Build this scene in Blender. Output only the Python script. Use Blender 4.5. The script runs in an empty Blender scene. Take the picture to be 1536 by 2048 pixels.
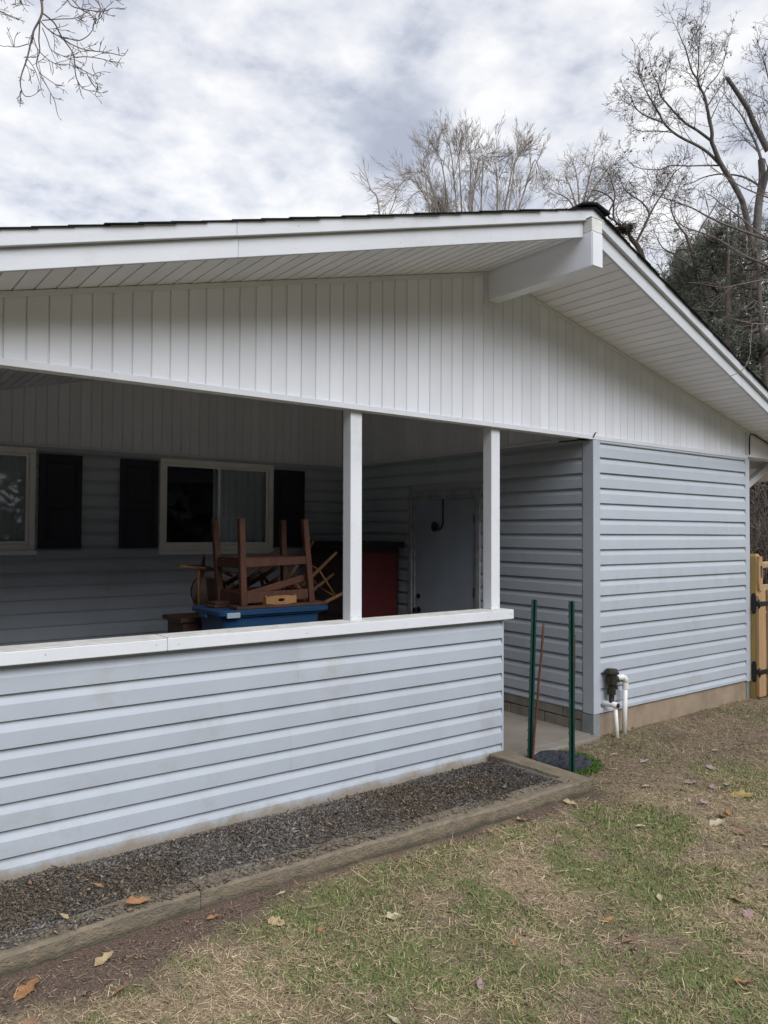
import bpy, bmesh, math, random
import numpy as np
from mathutils import Vector, Matrix, noise as mnoise

random.seed(7)
RNG = np.random.default_rng(11)
scene = bpy.context.scene
COL = scene.collection
R = math.radians

# ---------------------------------------------------------------- camera
F_PX, YAW, PITCH, ROLL = 1504.43, R(52.988), R(1.571), R(0.321)
CAM = Vector((-5.0832, -3.8935, 1.6206))
ax = Vector((math.cos(YAW)*math.cos(PITCH), math.sin(YAW)*math.cos(PITCH), math.sin(PITCH)))
rt = Vector((math.sin(YAW), -math.cos(YAW), 0))
up = rt.cross(ax)
rt = (rt*math.cos(ROLL) + up*math.sin(ROLL)).normalized()
up = rt.cross(ax)
cd = bpy.data.cameras.new("camera"); cam = bpy.data.objects.new("camera", cd); COL.objects.link(cam)
cd.sensor_fit = 'HORIZONTAL'; cd.sensor_width = 36.0; cd.lens = 36.0*F_PX/1536.0
cd.clip_start = 0.05; cd.clip_end = 2000
mw = Matrix((rt, up, -ax)).transposed().to_4x4(); mw.translation = CAM
cam.matrix_world = mw
scene.camera = cam

def ray(px, py): return ax + rt*((px-768)/F_PX) + up*((1024-py)/F_PX)
def at(px, py, depth): return CAM + ray(px, py)*depth
def on(px, py, axis, val):
    v = ray(px, py); return CAM + v*((val-CAM[axis])/v[axis])

# ---------------------------------------------------------------- world, sun, exposure
SUN_EL, SUN_AZ = R(40), R(-92)        # azimuth of the direction TO the sun, from +x axis
world = bpy.data.worlds.new("World"); scene.world = world; world.use_nodes = True
nt = world.node_tree; nt.nodes.clear()
def N(t, **k):
    n = nt.nodes.new(t)
    for a, b in k.items(): setattr(n, a, b)
    return n
def link(a, b): nt.links.new(a, b)
def vmath(op, a, b=None):
    n = N('ShaderNodeVectorMath', operation=op)
    for i, v in enumerate((a, b)):
        if v is None: continue
        if isinstance(v, (tuple, list, Vector)): n.inputs[i].default_value = tuple(v)
        else: link(v, n.inputs[i])
    return n
def fmath(op, a, b=None, clamp=False):
    n = N('ShaderNodeMath', operation=op); n.use_clamp = clamp
    for i, v in enumerate((a, b)):
        if v is None: continue
        if isinstance(v, (int, float)): n.inputs[i].default_value = v
        else: link(v, n.inputs[i])
    return n.outputs[0]
tc = N('ShaderNodeTexCoord')
sep = N('ShaderNodeSeparateXYZ'); link(tc.outputs['Generated'], sep.inputs[0])
zc = fmath('ADD', fmath('MAXIMUM', sep.outputs[2], 0.0), 0.22)
comb = N('ShaderNodeCombineXYZ'); link(zc, comb.inputs[0]); link(zc, comb.inputs[1]); comb.inputs[2].default_value = 1
cl = vmath('DIVIDE', tc.outputs['Generated'], comb.outputs[0])
def noise(vec, scale, detail, rough, dist, off):
    o = vmath('ADD', vec, off); n = N('ShaderNodeTexNoise'); n.noise_dimensions = '3D'
    n.inputs['Scale'].default_value = scale; n.inputs['Detail'].default_value = detail
    n.inputs['Roughness'].default_value = rough; n.inputs['Distortion'].default_value = dist
    link(o.outputs[0], n.inputs['Vector']); return n.outputs['Fac']
n1 = noise(cl.outputs[0], 5.2, 9, 0.56, 0.1, (3.1, 1.7, 0.4))
n2 = noise(cl.outputs[0], 2.3, 5, 0.5, 0.1, (8.3, 5.2, 1.4))
n3 = noise(cl.outputs[0], 13.0, 6, 0.55, 0.1, (1.3, 9.2, 2.4))
cov = fmath('ADD', fmath('ADD', fmath('MULTIPLY', n1, 0.46), fmath('MULTIPLY', n2, 0.33)), fmath('MULTIPLY', n3, 0.21))
# one heavier cloud behind the roof, its edge broken up by the noise
dd = ray(795, 262).normalized()
dot = N('ShaderNodeVectorMath', operation='DOT_PRODUCT'); link(tc.outputs['Generated'], dot.inputs[0]); dot.inputs[1].default_value = tuple(dd)
mr = N('ShaderNodeMapRange'); mr.interpolation_type = 'SMOOTHSTEP'
link(fmath('ADD', dot.outputs['Value'], fmath('MULTIPLY', fmath('SUBTRACT', n1, 0.5), 0.010)), mr.inputs[0])
mr.inputs[1].default_value = math.cos(R(4.3)); mr.inputs[2].default_value = math.cos(R(0.8)); mr.inputs[3].default_value = 0; mr.inputs[4].default_value = 0.12
cov2 = fmath('SUBTRACT', cov, mr.outputs[0])
ramp = N('ShaderNodeValToRGB'); link(cov2, ramp.inputs[0])
cr = ramp.color_ramp; cr.interpolation = 'B_SPLINE'
cr.elements[0].position = 0.36; cr.elements[0].color = (0.255, 0.275, 0.335, 1)
cr.elements[1].position = 0.60; cr.elements[1].color = (0.645, 0.64, 0.63, 1)
for p, c in ((0.42, (0.355, 0.375, 0.425, 1)), (0.465, (0.455, 0.47, 0.51, 1)), (0.505, (0.515, 0.52, 0.54, 1)), (0.55, (0.585, 0.587, 0.595, 1))):
    e = cr.elements.new(p); e.color = c
sky = N('ShaderNodeTexSky'); sky.sky_type = 'NISHITA'; sky.sun_disc = False
sky.sun_elevation = SUN_EL; sky.sun_rotation = R(90) - SUN_AZ; sky.air_density = 1.0; sky.dust_density = 2.0
b1 = N('ShaderNodeBackground'); link(sky.outputs[0], b1.inputs[0]); b1.inputs[1].default_value = 0.12
b2 = N('ShaderNodeBackground'); link(ramp.outputs[0], b2.inputs[0]); b2.inputs[1].default_value = 0.755
mx = N('ShaderNodeMixShader'); mx.inputs[0].default_value = 0.93
link(b1.outputs[0], mx.inputs[1]); link(b2.outputs[0], mx.inputs[2])
wo = N('ShaderNodeOutputWorld'); link(mx.outputs[0], wo.inputs[0])

sl = bpy.data.lights.new("sun", 'SUN'); so = bpy.data.objects.new("sun", sl); COL.objects.link(so)
sl.energy = 1.4; sl.angle = R(50); sl.color = (1.0, 0.995, 0.99)
to_sun = Vector((math.cos(SUN_EL)*math.cos(SUN_AZ), math.cos(SUN_EL)*math.sin(SUN_AZ), math.sin(SUN_EL)))
so.rotation_euler = to_sun.to_track_quat('Z', 'Y').to_euler()
scene.view_settings.view_transform = 'Standard'; scene.view_settings.look = 'None'
scene.view_settings.gamma = 1.0; scene.view_settings.use_curve_mapping = False
scene.view_settings.exposure = 1.18
scene.cycles.max_bounces = 8; scene.cycles.diffuse_bounces = 4; scene.cycles.transparent_max_bounces = 12

# ---------------------------------------------------------------- materials
MATS = {}
def M(name, col, rough=0.6, var=0.12, scale=6.0, bump=0.0, bscale=60.0, spec=0.4, metal=0.0, col2=None, stretch=None, attr=None, dirt=None, trans=None):
    m = bpy.data.materials.new(name); m.use_nodes = True; t = m.node_tree; b = t.nodes['Principled BSDF']
    b.inputs['Roughness'].default_value = rough; b.inputs['Metallic'].default_value = metal
    b.inputs['Specular IOR Level'].default_value = spec
    geo = t.nodes.new('ShaderNodeNewGeometry'); vec = geo.outputs['Position']
    if stretch:
        mp = t.nodes.new('ShaderNodeMapping'); mp.inputs['Scale'].default_value = stretch; t.links.new(vec, mp.inputs[0]); vec = mp.outputs[0]
    n = t.nodes.new('ShaderNodeTexNoise'); n.inputs['Scale'].default_value = scale; n.inputs['Detail'].default_value = 6; n.inputs['Roughness'].default_value = 0.6
    t.links.new(vec, n.inputs['Vector'])
    rp = t.nodes.new('ShaderNodeMapRange'); t.links.new(n.outputs['Fac'], rp.inputs[0]); rp.inputs[1].default_value = 0.3; rp.inputs[2].default_value = 0.7
    mix = t.nodes.new('ShaderNodeMix'); mix.data_type = 'RGBA'; t.links.new(rp.outputs[0], mix.inputs[0])
    A = col if len(col) == 4 else (*col, 1)
    B2 = tuple(col2) + (1,) if col2 else tuple(max(0, c*(1-var)) for c in A[:3]) + (1,)
    if not col2: A = tuple(min(1, c*(1+var*0.5)) for c in A[:3]) + (1,)
    if attr:
        at_ = t.nodes.new('ShaderNodeAttribute'); at_.attribute_name = attr
        mulA = t.nodes.new('ShaderNodeMix'); mulA.data_type = 'RGBA'; mulA.blend_type = 'MULTIPLY'; mulA.inputs[0].default_value = 1
        t.links.new(at_.outputs['Color'], mulA.inputs[6])
        mix.inputs[6].default_value = (1+var*0.5,)*3 + (1,); mix.inputs[7].default_value = (1-var,)*3 + (1,)
        t.links.new(mix.outputs[2], mulA.inputs[7]); outc = mulA.outputs[2]
    else:
        mix.inputs[6].default_value = A; mix.inputs[7].default_value = B2; outc = mix.outputs[2]
    if dirt:
        zlo, zhi, dcol, dscale = dirt
        sp = t.nodes.new('ShaderNodeSeparateXYZ'); t.links.new(geo.outputs['Position'], sp.inputs[0])
        n2_ = t.nodes.new('ShaderNodeTexNoise'); n2_.inputs['Scale'].default_value = dscale; n2_.inputs['Detail'].default_value = 8; n2_.inputs['Roughness'].default_value = 0.7
        t.links.new(geo.outputs['Position'], n2_.inputs['Vector'])
        h = t.nodes.new('ShaderNodeMapRange'); t.links.new(sp.outputs[2], h.inputs[0]); h.inputs[1].default_value = zhi; h.inputs[2].default_value = zlo; h.inputs[3].default_value = -0.5; h.inputs[4].default_value = 0.62
        ad = t.nodes.new('ShaderNodeMath'); ad.operation = 'ADD'; t.links.new(h.outputs[0], ad.inputs[0]); t.links.new(n2_.outputs['Fac'], ad.inputs[1])
        ss = t.nodes.new('ShaderNodeMapRange'); t.links.new(ad.outputs[0], ss.inputs[0]); ss.inputs[1].default_value = 0.50; ss.inputs[2].default_value = 0.85; ss.inputs[4].default_value = 0.9
        # faint wide smudges anywhere on the sheet
        n3_ = t.nodes.new('ShaderNodeTexNoise'); n3_.inputs['Scale'].default_value = 2.2; n3_.inputs['Detail'].default_value = 9; n3_.inputs['Roughness'].default_value = 0.72
        t.links.new(geo.outputs['Position'], n3_.inputs['Vector'])
        s3 = t.nodes.new('ShaderNodeMapRange'); t.links.new(n3_.outputs['Fac'], s3.inputs[0]); s3.inputs[1].default_value = 0.55; s3.inputs[2].default_value = 0.78; s3.inputs[4].default_value = 0.42
        mxx = t.nodes.new('ShaderNodeMath'); mxx.operation = 'MAXIMUM'; t.links.new(ss.outputs[0], mxx.inputs[0]); t.links.new(s3.outputs[0], mxx.inputs[1])
        md = t.nodes.new('ShaderNodeMix'); md.data_type = 'RGBA'; t.links.new(mxx.outputs[0], md.inputs[0]); t.links.new(outc, md.inputs[6]); md.inputs[7].default_value = (*dcol, 1); outc = md.outputs[2]
    if name.startswith('vinyl') or name in ('soffit_white', 'shingle', 'timber', 'cedar'):
        oi = t.nodes.new('ShaderNodeObjectInfo'); rr2 = t.nodes.new('ShaderNodeMapRange'); t.links.new(oi.outputs['Random'], rr2.inputs[0]); rr2.inputs[3].default_value = 0.94; rr2.inputs[4].default_value = 1.03
        mo = t.nodes.new('ShaderNodeMix'); mo.data_type = 'RGBA'; mo.blend_type = 'MULTIPLY'; mo.inputs[0].default_value = 1; t.links.new(outc, mo.inputs[6]); t.links.new(rr2.outputs[0], mo.inputs[7]); outc = mo.outputs[2]
    t.links.new(outc, b.inputs['Base Color'])
    if bump:
        nb = t.nodes.new('ShaderNodeTexNoise'); nb.inputs['Scale'].default_value = bscale; nb.inputs['Detail'].default_value = 5; t.links.new(vec, nb.inputs['Vector'])
        bp = t.nodes.new('ShaderNodeBump'); bp.inputs['Strength'].default_value = bump; bp.inputs['Distance'].default_value = 0.01
        t.links.new(nb.outputs['Fac'], bp.inputs['Height']); t.links.new(bp.outputs[0], b.inputs['Normal'])
    MATS[name] = m; return m
M('vinyl_grey', (0.44, 0.487, 0.555), 0.5, 0.05, 3.0, 0.06, 120, 0.35, dirt=(-0.04, 0.135, (0.29, 0.245, 0.185), 6))
M('vinyl_white', (0.785, 0.815, 0.895), 0.5, 0.04, 2.5, 0.04, 90, 0.35)
M('trim_white', (0.69, 0.72, 0.775), 0.42, 0.05, 3.0, 0.05, 50, 0.4, dirt=(-10, -9, (0.47, 0.455, 0.43), 5))
M('fascia_white', (0.56, 0.585, 0.635), 0.42, 0.06, 2.0, 0.06, 50, 0.4, dirt=(-10, -9, (0.36, 0.355, 0.35), 5))
M('soffit_white', (0.85, 0.855, 0.92), 0.6, 0.05, 3.0, 0.04, 90, 0.3)
M('paint_worn', (0.68, 0.68, 0.66), 0.6, 0.2, 12, 0.15, 60, 0.3)
M('corner_grey', (0.45, 0.49, 0.56), 0.5, 0.05, 3.0, 0.04, 90)
M('shutter', (0.022, 0.025, 0.045), 0.45, 0.1, 5)
M('door_paint', (0.32, 0.375, 0.45), 0.5, 0.1, 4, 0.05, 40)
M('window_white', (0.90, 0.895, 0.88), 0.45, 0.06, 8)
M('jamb', (0.36, 0.38, 0.42), 0.55, 0.3, 14, 0.1, 60)
M('black_metal', (0.012, 0.012, 0.014), 0.4, 0.2, 10, 0.1, 60)
M('bronze', (0.05, 0.035, 0.03), 0.45, 0.3, 20, metal=0.6)
M('concrete_tan', (0.33, 0.265, 0.20), 0.9, 0.22, 5, 0.35, 90, 0.2)
M('concrete_block', (0.25, 0.23, 0.205), 0.9, 0.25, 6, 0.5, 80, 0.2)
M('mortar', (0.13, 0.12, 0.11), 0.95, 0.2, 20, 0.4, 100, 0.2)
M('block_grey', (0.28, 0.31, 0.33), 0.9, 0.3, 9, 0.4, 90, 0.2, col2=(0.19, 0.215, 0.21))
M('slab', (0.27, 0.245, 0.22), 0.85, 0.2, 3, 0.3, 70, 0.25, col2=(0.20, 0.175, 0.15))
M('timber', (0.27, 0.22, 0.16), 0.9, 0.3, 24, 0.9, 90, 0.15, col2=(0.15, 0.135, 0.108), stretch=(0.8, 1.2, 1.2), dirt=(-0.06, 0.040, (0.085, 0.08, 0.055), 7))
M('timber_end', (0.25, 0.205, 0.15), 0.9, 0.3, 13, 0.9, 60, 0.15, col2=(0.14, 0.12, 0.088), stretch=(1.2, 0.5, 1.2), dirt=(-0.06, 0.040, (0.085, 0.08, 0.055), 7))
M('shingle', (0.022, 0.027, 0.030), 0.95, 0.5, 30, 0.6, 200, 0.15)
M('glass_dark', (0.02, 0.022, 0.025), 0.03, 0.0, 1)
M('curtain', (0.80, 0.80, 0.80), 0.9, 0.1, 10)
M('room_dark', (0.03, 0.03, 0.035), 0.9, 0.1, 10)
M('tote_blue', (0.014, 0.055, 0.135), 0.45, 0.12, 6, 0.05, 40)
M('wood_red', (0.105, 0.043, 0.026), 0.6, 0.3, 14, 0.2, 60, col2=(0.05, 0.02, 0.013), stretch=(1, 1, 0.3))
M('wood_gold', (0.22, 0.115, 0.045), 0.5, 0.3, 14, 0.2, 60, col2=(0.17, 0.09, 0.036))
M('wood_dark', (0.055, 0.028, 0.02), 0.5, 0.3, 14, 0.2, 60)
M('maroon', (0.085, 0.011, 0.013), 0.5, 0.15, 6)
M('dark_top', (0.018, 0.014, 0.014), 0.5, 0.2, 8)
M('crate_pine', (0.33, 0.185, 0.075), 0.6, 0.2, 14, col2=(0.25, 0.135, 0.055))
M('green_metal', (0.009, 0.050, 0.042), 0.45, 0.25, 25, 0.1, 60)
M('stud_white', (0.6, 0.62, 0.6), 0.6, 0.1, 20)
M('rust', (0.16, 0.065, 0.04), 0.9, 0.4, 60, 0.5, 200, col2=(0.09, 0.04, 0.03))
M('rubber', (0.035, 0.04, 0.05), 0.85, 0.4, 25, 0.5, 70)
M('pvc', (0.78, 0.78, 0.76), 0.35, 0.08, 14)
M('brass_dark', (0.045, 0.042, 0.03), 0.55, 0.4, 40, 0.3, 120, metal=0.4)
M('fitting_black', (0.02, 0.024, 0.03), 0.5, 0.2, 30)
M('pt_wood', (0.42, 0.28, 0.10), 0.75, 0.2, 10, 0.3, 60, col2=(0.30, 0.21, 0.085), stretch=(2, 2, 0.25))
M('cedar', (0.47, 0.30, 0.155), 0.75, 0.2, 10, 0.3, 60, col2=(0.36, 0.23, 0.12), stretch=(2, 2, 0.25))
M('rail_wood', (0.42, 0.32, 0.19), 0.85, 0.3, 9, 0.4, 60)
M('bark_grey', (0.16, 0.148, 0.145), 0.95, 0.35, 12, 0.8, 40, 0.1, col2=(0.09, 0.083, 0.083))
M('bark_pale', (0.30, 0.265, 0.235), 0.95, 0.3, 6, 0.4, 40, 0.1)
M('bark_near', (0.20, 0.165, 0.15), 0.9, 0.35, 25, 0.4, 80, 0.2, col2=(0.11, 0.085, 0.08))
M('bark_brown', (0.13, 0.108, 0.098), 0.95, 0.35, 8, 0.6, 40, 0.1)
M('needles', (0.115, 0.125, 0.095), 0.7, 0.35, 2.5, spec=0.2, col2=(0.07, 0.077, 0.062))
M('dry_leaf_bits', (0.11, 0.07, 0.045), 0.8, 0.3, 5)
M('nest_twig', (0.05, 0.04, 0.035), 0.95, 0.3, 5)
M('ground', (1, 1, 1), 0.95, 0.62, 120, 1.0, 160, 0.1, attr='col')
M('litter', (1, 1, 1), 0.85, 0.2, 30, attr='col', spec=0.15)
M('mulch', (1, 1, 1), 0.8, 0.25, 60, attr='col', spec=0.3)
for i, c in enumerate([(0.42, 0.19, 0.075), (0.50, 0.33, 0.17), (0.56, 0.44, 0.26), (0.30, 0.155, 0.085), (0.40, 0.245, 0.20), (0.48, 0.30, 0.10)]):
    M('leaf%d' % i, tuple(v*k for v, k in zip(c, (0.85, 0.98, 1.15))), 0.7, 0.3, 40, 0.3, 120, 0.25)
# glass: mostly see-through, mirror-like at an angle
g = MATS['glass_dark']; t = g.node_tree; t.nodes.clear()
o_ = t.nodes.new('ShaderNodeOutputMaterial'); tr = t.nodes.new('ShaderNodeBsdfTransparent'); gl = t.nodes.new('ShaderNodeBsdfGlossy'); fr = t.nodes.new('ShaderNodeFresnel'); ms = t.nodes.new('ShaderNodeMixShader')
tr.inputs[0].default_value = (0.86, 0.89, 0.92, 1); gl.inputs['Roughness'].default_value = 0.02; gl.inputs[0].default_value = (0.9, 0.92, 0.95, 1); fr.inputs[0].default_value = 1.45
t.links.new(fr.outputs[0], ms.inputs[0]); t.links.new(tr.outputs[0], ms.inputs[1]); t.links.new(gl.outputs[0], ms.inputs[2]); t.links.new(ms.outputs[0], o_.inputs[0])

# ---------------------------------------------------------------- builders
OFF = {}
def new_obj(name, me, mat, parent=None, loc=None):
    o = bpy.data.objects.new(name, me); COL.objects.link(o)
    if mat and len(me.materials) == 0: me.materials.append(MATS[mat])
    if parent is not None: o.parent = parent; OFF[o] = OFF[parent]
    else: OFF[o] = Vector((0, 0, 0))
    if loc is not None: o.location = loc
    return o
def mesh(name, verts, faces, mat, parent=None, smooth=False):
    off = OFF[parent] if parent is not None else Vector((0, 0, 0))
    me = bpy.data.meshes.new(name)
    me.from_pydata([tuple(Vector(v)-off) for v in verts], [], faces); me.update()
    if smooth: me.polygons.foreach_set('use_smooth', [True]*len(me.polygons))
    return new_obj(name, me, mat, parent)
def np_mesh(name, V, Fq, mat, parent=None, col=None, smooth=False):
    """V (n,3) array, Fq (m,k) index array; col: per-vertex colour"""
    V = np.asarray(V, dtype=np.float32); Fq = np.asarray(Fq, dtype=np.int32)
    if parent is not None: V = V - np.array(OFF[parent], dtype=np.float32)
    me = bpy.data.meshes.new(name); k = Fq.shape[1]
    me.vertices.add(len(V)); me.vertices.foreach_set('co', V.ravel())
    me.loops.add(Fq.size); me.loops.foreach_set('vertex_index', Fq.ravel())
    me.polygons.add(len(Fq)); me.polygons.foreach_set('loop_start', np.arange(0, Fq.size, k, dtype=np.int32)); me.polygons.foreach_set('loop_total', np.full(len(Fq), k, dtype=np.int32))
    if smooth: me.polygons.foreach_set('use_smooth', np.ones(len(Fq), dtype=bool))
    me.update(calc_edges=True)
    if col is not None:
        ca = me.color_attributes.new('col', 'FLOAT_COLOR', 'POINT')
        c4 = np.ones((len(V), 4), dtype=np.float32); c4[:, :3] = col; ca.data.foreach_set('color', c4.ravel())
    return new_obj(name, me, mat, parent)
def tag(o, label=None, cat=None, group=None, kind=None):
    if label: o['label'] = label
    if cat: o['category'] = cat
    if group: o['group'] = group
    if kind: o['kind'] = kind
    return o
def thing(name, label, cat, loc=(0, 0, 0), group=None):
    o = bpy.data.objects.new(name, None); COL.objects.link(o); o.location = loc; o.empty_display_size = 0.1
    OFF[o] = Vector(loc); return tag(o, label, cat, group)
BOXF = [(0, 3, 2, 1), (4, 5, 6, 7), (0, 1, 5, 4), (1, 2, 6, 5), (2, 3, 7, 6), (3, 0, 4, 7)]
def box(name, x0, x1, y0, y1, z0, z1, mat, parent=None, bev=0.0, seg=2):
    v = [(x0, y0, z0), (x1, y0, z0), (x1, y1, z0), (x0, y1, z0), (x0, y0, z1), (x1, y0, z1), (x1, y1, z1), (x0, y1, z1)]
    o = mesh(name, v, BOXF, mat, parent)
    if bev: bevel(o, bev, seg)
    return o
def bevel(o, w, seg=2):
    bm = bmesh.new(); bm.from_mesh(o.data)
    bmesh.ops.bevel(bm, geom=list(bm.edges), offset=w, segments=seg, profile=0.5, affect='EDGES')
    bm.to_mesh(o.data); bm.free()
def hexa(name, v8, mat, parent=None, bev=0.0):
    o = mesh(name, v8, BOXF, mat, parent)
    if bev: bevel(o, bev)
    return o
def bar(name, p0, p1, w, h, mat, parent=None, bev=0.004, upv=(0, 0, 1)):
    """rectangular bar from p0 to p1"""
    p0, p1 = Vector(p0), Vector(p1); d = (p1-p0).normalized(); u_ = Vector(upv)
    if abs(d.dot(u_)) > 0.95: u_ = Vector((0, 1, 0))
    s = d.cross(u_).normalized(); u2 = s.cross(d).normalized()
    v = []
    for p in (p0, p1):
        for a, b in ((-1, -1), (1, -1), (1, 1), (-1, 1)): v.append(p + s*(a*w/2) + u2*(b*h/2))
    o = mesh(name, v, [(0, 1, 2, 3), (7, 6, 5, 4), (0, 4, 5, 1), (1, 5, 6, 2), (2, 6, 7, 3), (3, 7, 4, 0)], mat, parent)
    bm = bmesh.new(); bm.from_mesh(o.data); bmesh.ops.recalc_face_normals(bm, faces=bm.faces)
    if bev: bmesh.ops.bevel(bm, geom=list(bm.edges), offset=bev, segments=1, affect='EDGES')
    bm.to_mesh(o.data); bm.free(); return o
def tube_data(paths, k=6):
    """paths: [(points, radii)] -> verts, quads"""
    V, Fq, base = [], [], 0
    ang = np.arange(k)*2*np.pi/k; cs, sn = np.cos(ang), np.sin(ang)
    for P, Rr in paths:
        P = np.asarray(P, float); Rr = np.asarray(Rr, float); n = len(P)
        T = np.gradient(P, axis=0); T /= np.linalg.norm(T, axis=1)[:, None] + 1e-9
        ref = np.array([0., 0., 1.]) if abs(T[0, 2]) < 0.9 else np.array([1., 0., 0.])
        S = np.cross(T, ref); S /= np.linalg.norm(S, axis=1)[:, None] + 1e-9; U = np.cross(S, T)
        ring = P[:, None, :] + Rr[:, None, None]*(cs[None, :, None]*S[:, None, :] + sn[None, :, None]*U[:, None, :])
        V.append(ring.reshape(-1, 3))
        i = np.arange(n-1)[:, None]*k; j = np.arange(k)[None, :]; j2 = (j+1) % k
        q = np.stack([i+j, i+j2, i+k+j2, i+k+j], -1).reshape(-1, 4) + base
        Fq.append(q); base += n*k
    return np.concatenate(V), np.concatenate(Fq)
def tube(name, pts, r, mat, parent=None, k=10, caps=True):
    rr = [r]*len(pts) if isinstance(r, (int, float)) else list(r)
    V, Fq = tube_data([(pts, rr)], k); fs = [tuple(int(a) for a in f) for f in Fq]
    if caps: n = len(pts); fs += [tuple(range(k))[::-1], tuple(range((n-1)*k, n*k))]
    o = mesh(name, [tuple(v) for v in V], fs, mat, parent)
    bm = bmesh.new(); bm.from_mesh(o.data); bmesh.ops.recalc_face_normals(bm, faces=bm.faces); bm.to_mesh(o.data); bm.free()
    o.data.polygons.foreach_set('use_smooth', [len(p.vertices) == 4 for p in o.data.polygons]); return o
def lathe(name, c, prof, mat, parent=None, k=20, axis='z'):
    """prof: [(r, h)] around an axis through c"""
    V, Fs = [], []
    for r, h in prof:
        for i in range(k):
            a = 2*math.pi*i/k; p = (r*math.cos(a), r*math.sin(a), h)
            if axis == 'x': p = (p[2], p[0], p[1])
            if axis == 'y': p = (p[0], p[2], p[1])
            V.append((c[0]+p[0], c[1]+p[1], c[2]+p[2]))
    n = len(prof)
    for a in range(n-1):
        for i in range(k): Fs.append((a*k+i, a*k+(i+1) % k, (a+1)*k+(i+1) % k, (a+1)*k+i))
    Fs += [tuple(range(k))[::-1], tuple(range((n-1)*k, n*k))]
    o = mesh(name, V, Fs, mat, parent)
    bm = bmesh.new(); bm.from_mesh(o.data); bmesh.ops.recalc_face_normals(bm, faces=bm.faces); bm.to_mesh(o.data); bm.free()
    return o

# numpy value noise used for the ground cover
def vnoise(x, y, seed):
    r = np.random.default_rng(seed); T = r.random((256, 256))
    xi = np.floor(x).astype(int); yi = np.floor(y).astype(int); fx = x-xi; fy = y-yi
    fx = fx*fx*(3-2*fx); fy = fy*fy*(3-2*fy); g_ = lambda a, b: T[a & 255, b & 255]
    return (g_(xi, yi)*(1-fx)+g_(xi+1, yi)*fx)*(1-fy) + (g_(xi, yi+1)*(1-fx)+g_(xi+1, yi+1)*fx)*fy
def fbm(x, y, s, seed, oct=4):
    v = 0; a = 0.5; tot = 0
    for k in range(oct): v = v + a*vnoise(x*s+17*k, y*s+31*k, seed+k); tot += a; a *= 0.55; s *= 2.1
    return v/tot

# ---------------------------------------------------------------- ground
GZ = -0.045
def gheight(x, y): return GZ + (fbm(x, y, 1.3, 5)-0.5)*0.03 + (fbm(x, y, 9, 8, 2)-0.5)*0.014
def masks(x, y):
    """green, straw, earth weights of the lawn"""
    strip = np.clip((y + 1.07 + 0.12*np.clip((-2.6-x)/1.5, 0, 1) + (fbm(x, y, 2.2, 40)-0.5)*0.7)/0.2, 0, 1)           # earth strip along the bed and the wall
    strip = strip*np.clip((2.2 - x)/0.8, 0, 1)
    wallside = np.clip((y + 1.35 + (fbm(x, y, 2.0, 41)-0.5)*0.9)/0.4, 0, 1)*np.clip((x + 1.2)/0.5, 0, 1)
    g_ = np.clip((0.62*fbm(x, y, 1.6, 21, 5)+0.38*fbm(x, y, 7.0, 29, 3)-0.405)/0.15, 0, 1)
    g_ = g_*(1-0.97*np.clip(strip*np.clip((-1.0-x)/0.2, 0, 1), 0, 1))*(1-0.5*wallside)
    s_ = np.clip((fbm(x, y, 3.0, 61, 5)-0.42)/0.16, 0, 1)*(1-0.9*strip)
    earth = np.clip(strip*np.clip((-0.9-x)/0.2, 0, 1) + 0.42*wallside + np.clip((fbm(x, y, 3.4, 75)-0.56)/0.1, 0, 1)*0.3, 0, 1)
    return g_, s_, earth
def axis_pts(lo, hi, step, far):
    core = np.arange(lo, hi+1e-6, step); a = []; s = step; p = hi
    while p < far: s *= 1.35; p += s; a.append(p)
    b = []; s = step; p = lo
    while p > -far: s *= 1.35; p -= s; b.append(p)
    return np.array(b[::-1] + list(core) + a)
gx, gy = axis_pts(-5.6, 4.0, 0.035, 900), axis_pts(-4.2, 0.35, 0.035, 900)
X, Y = np.meshgrid(gx, gy, indexing='ij')
Z = gheight(X, Y); inside = (X > -5.5) & (X < 2.45) & (Y > 0.06) & (Y < 9.3); Z = np.where(inside, -0.12, Z)
g_, s_, e_ = masks(X, Y)
gc = (np.array([0.31, 0.245, 0.17])[None, None, :]*(1-0.0*e_[..., None]))
straw = np.array([0.50, 0.395, 0.26]); green = np.array([0.21, 0.225, 0.09]); earth = np.array([0.165, 0.118, 0.10])
gc = gc*(1-s_[..., None]*0.7) + straw*s_[..., None]*0.7
gc = gc*(1-g_[..., None]*0.75) + green*g_[..., None]*0.75
gc = gc*(1-e_[..., None]*0.9) + earth*e_[..., None]*0.9
nx, ny = X.shape
ii = np.arange(nx-1)[:, None]*ny + np.arange(ny-1)[None, :]
quad = np.stack([ii, ii+ny, ii+ny+1, ii+1], -1).reshape(-1, 4)
gr = np_mesh('ground', np.stack([X, Y, Z], -1).reshape(-1, 3), quad, 'ground', col=gc.reshape(-1, 3), smooth=True)
tag(gr, 'patchy winter lawn ground with bare brown earth and straw', kind='structure')

# ---------------------------------------------------------------- house
house = thing('house', 'single storey house with pale grey lap siding, white gable and open porch', 'house', (-1.16, 4.0, 0.0))
RX, RZ, SL, SR = -1.16, 3.54, 0.2435, 0.2335
XL, XR = -5.6, 2.5
XEL, XER = -6.0, 4.3
def sz(x): return RZ - (SL*(RX-x) if x < RX else SR*(x-RX))        # underside of the roof
def yf(x): return (-0.846 + 0.143*(RX-x)) if x < RX else (-0.846 + 0.138*(x-RX))   # plan line of the rake board (prow overhang)
DB = 3.70                                                         # back wall of the porch

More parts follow.
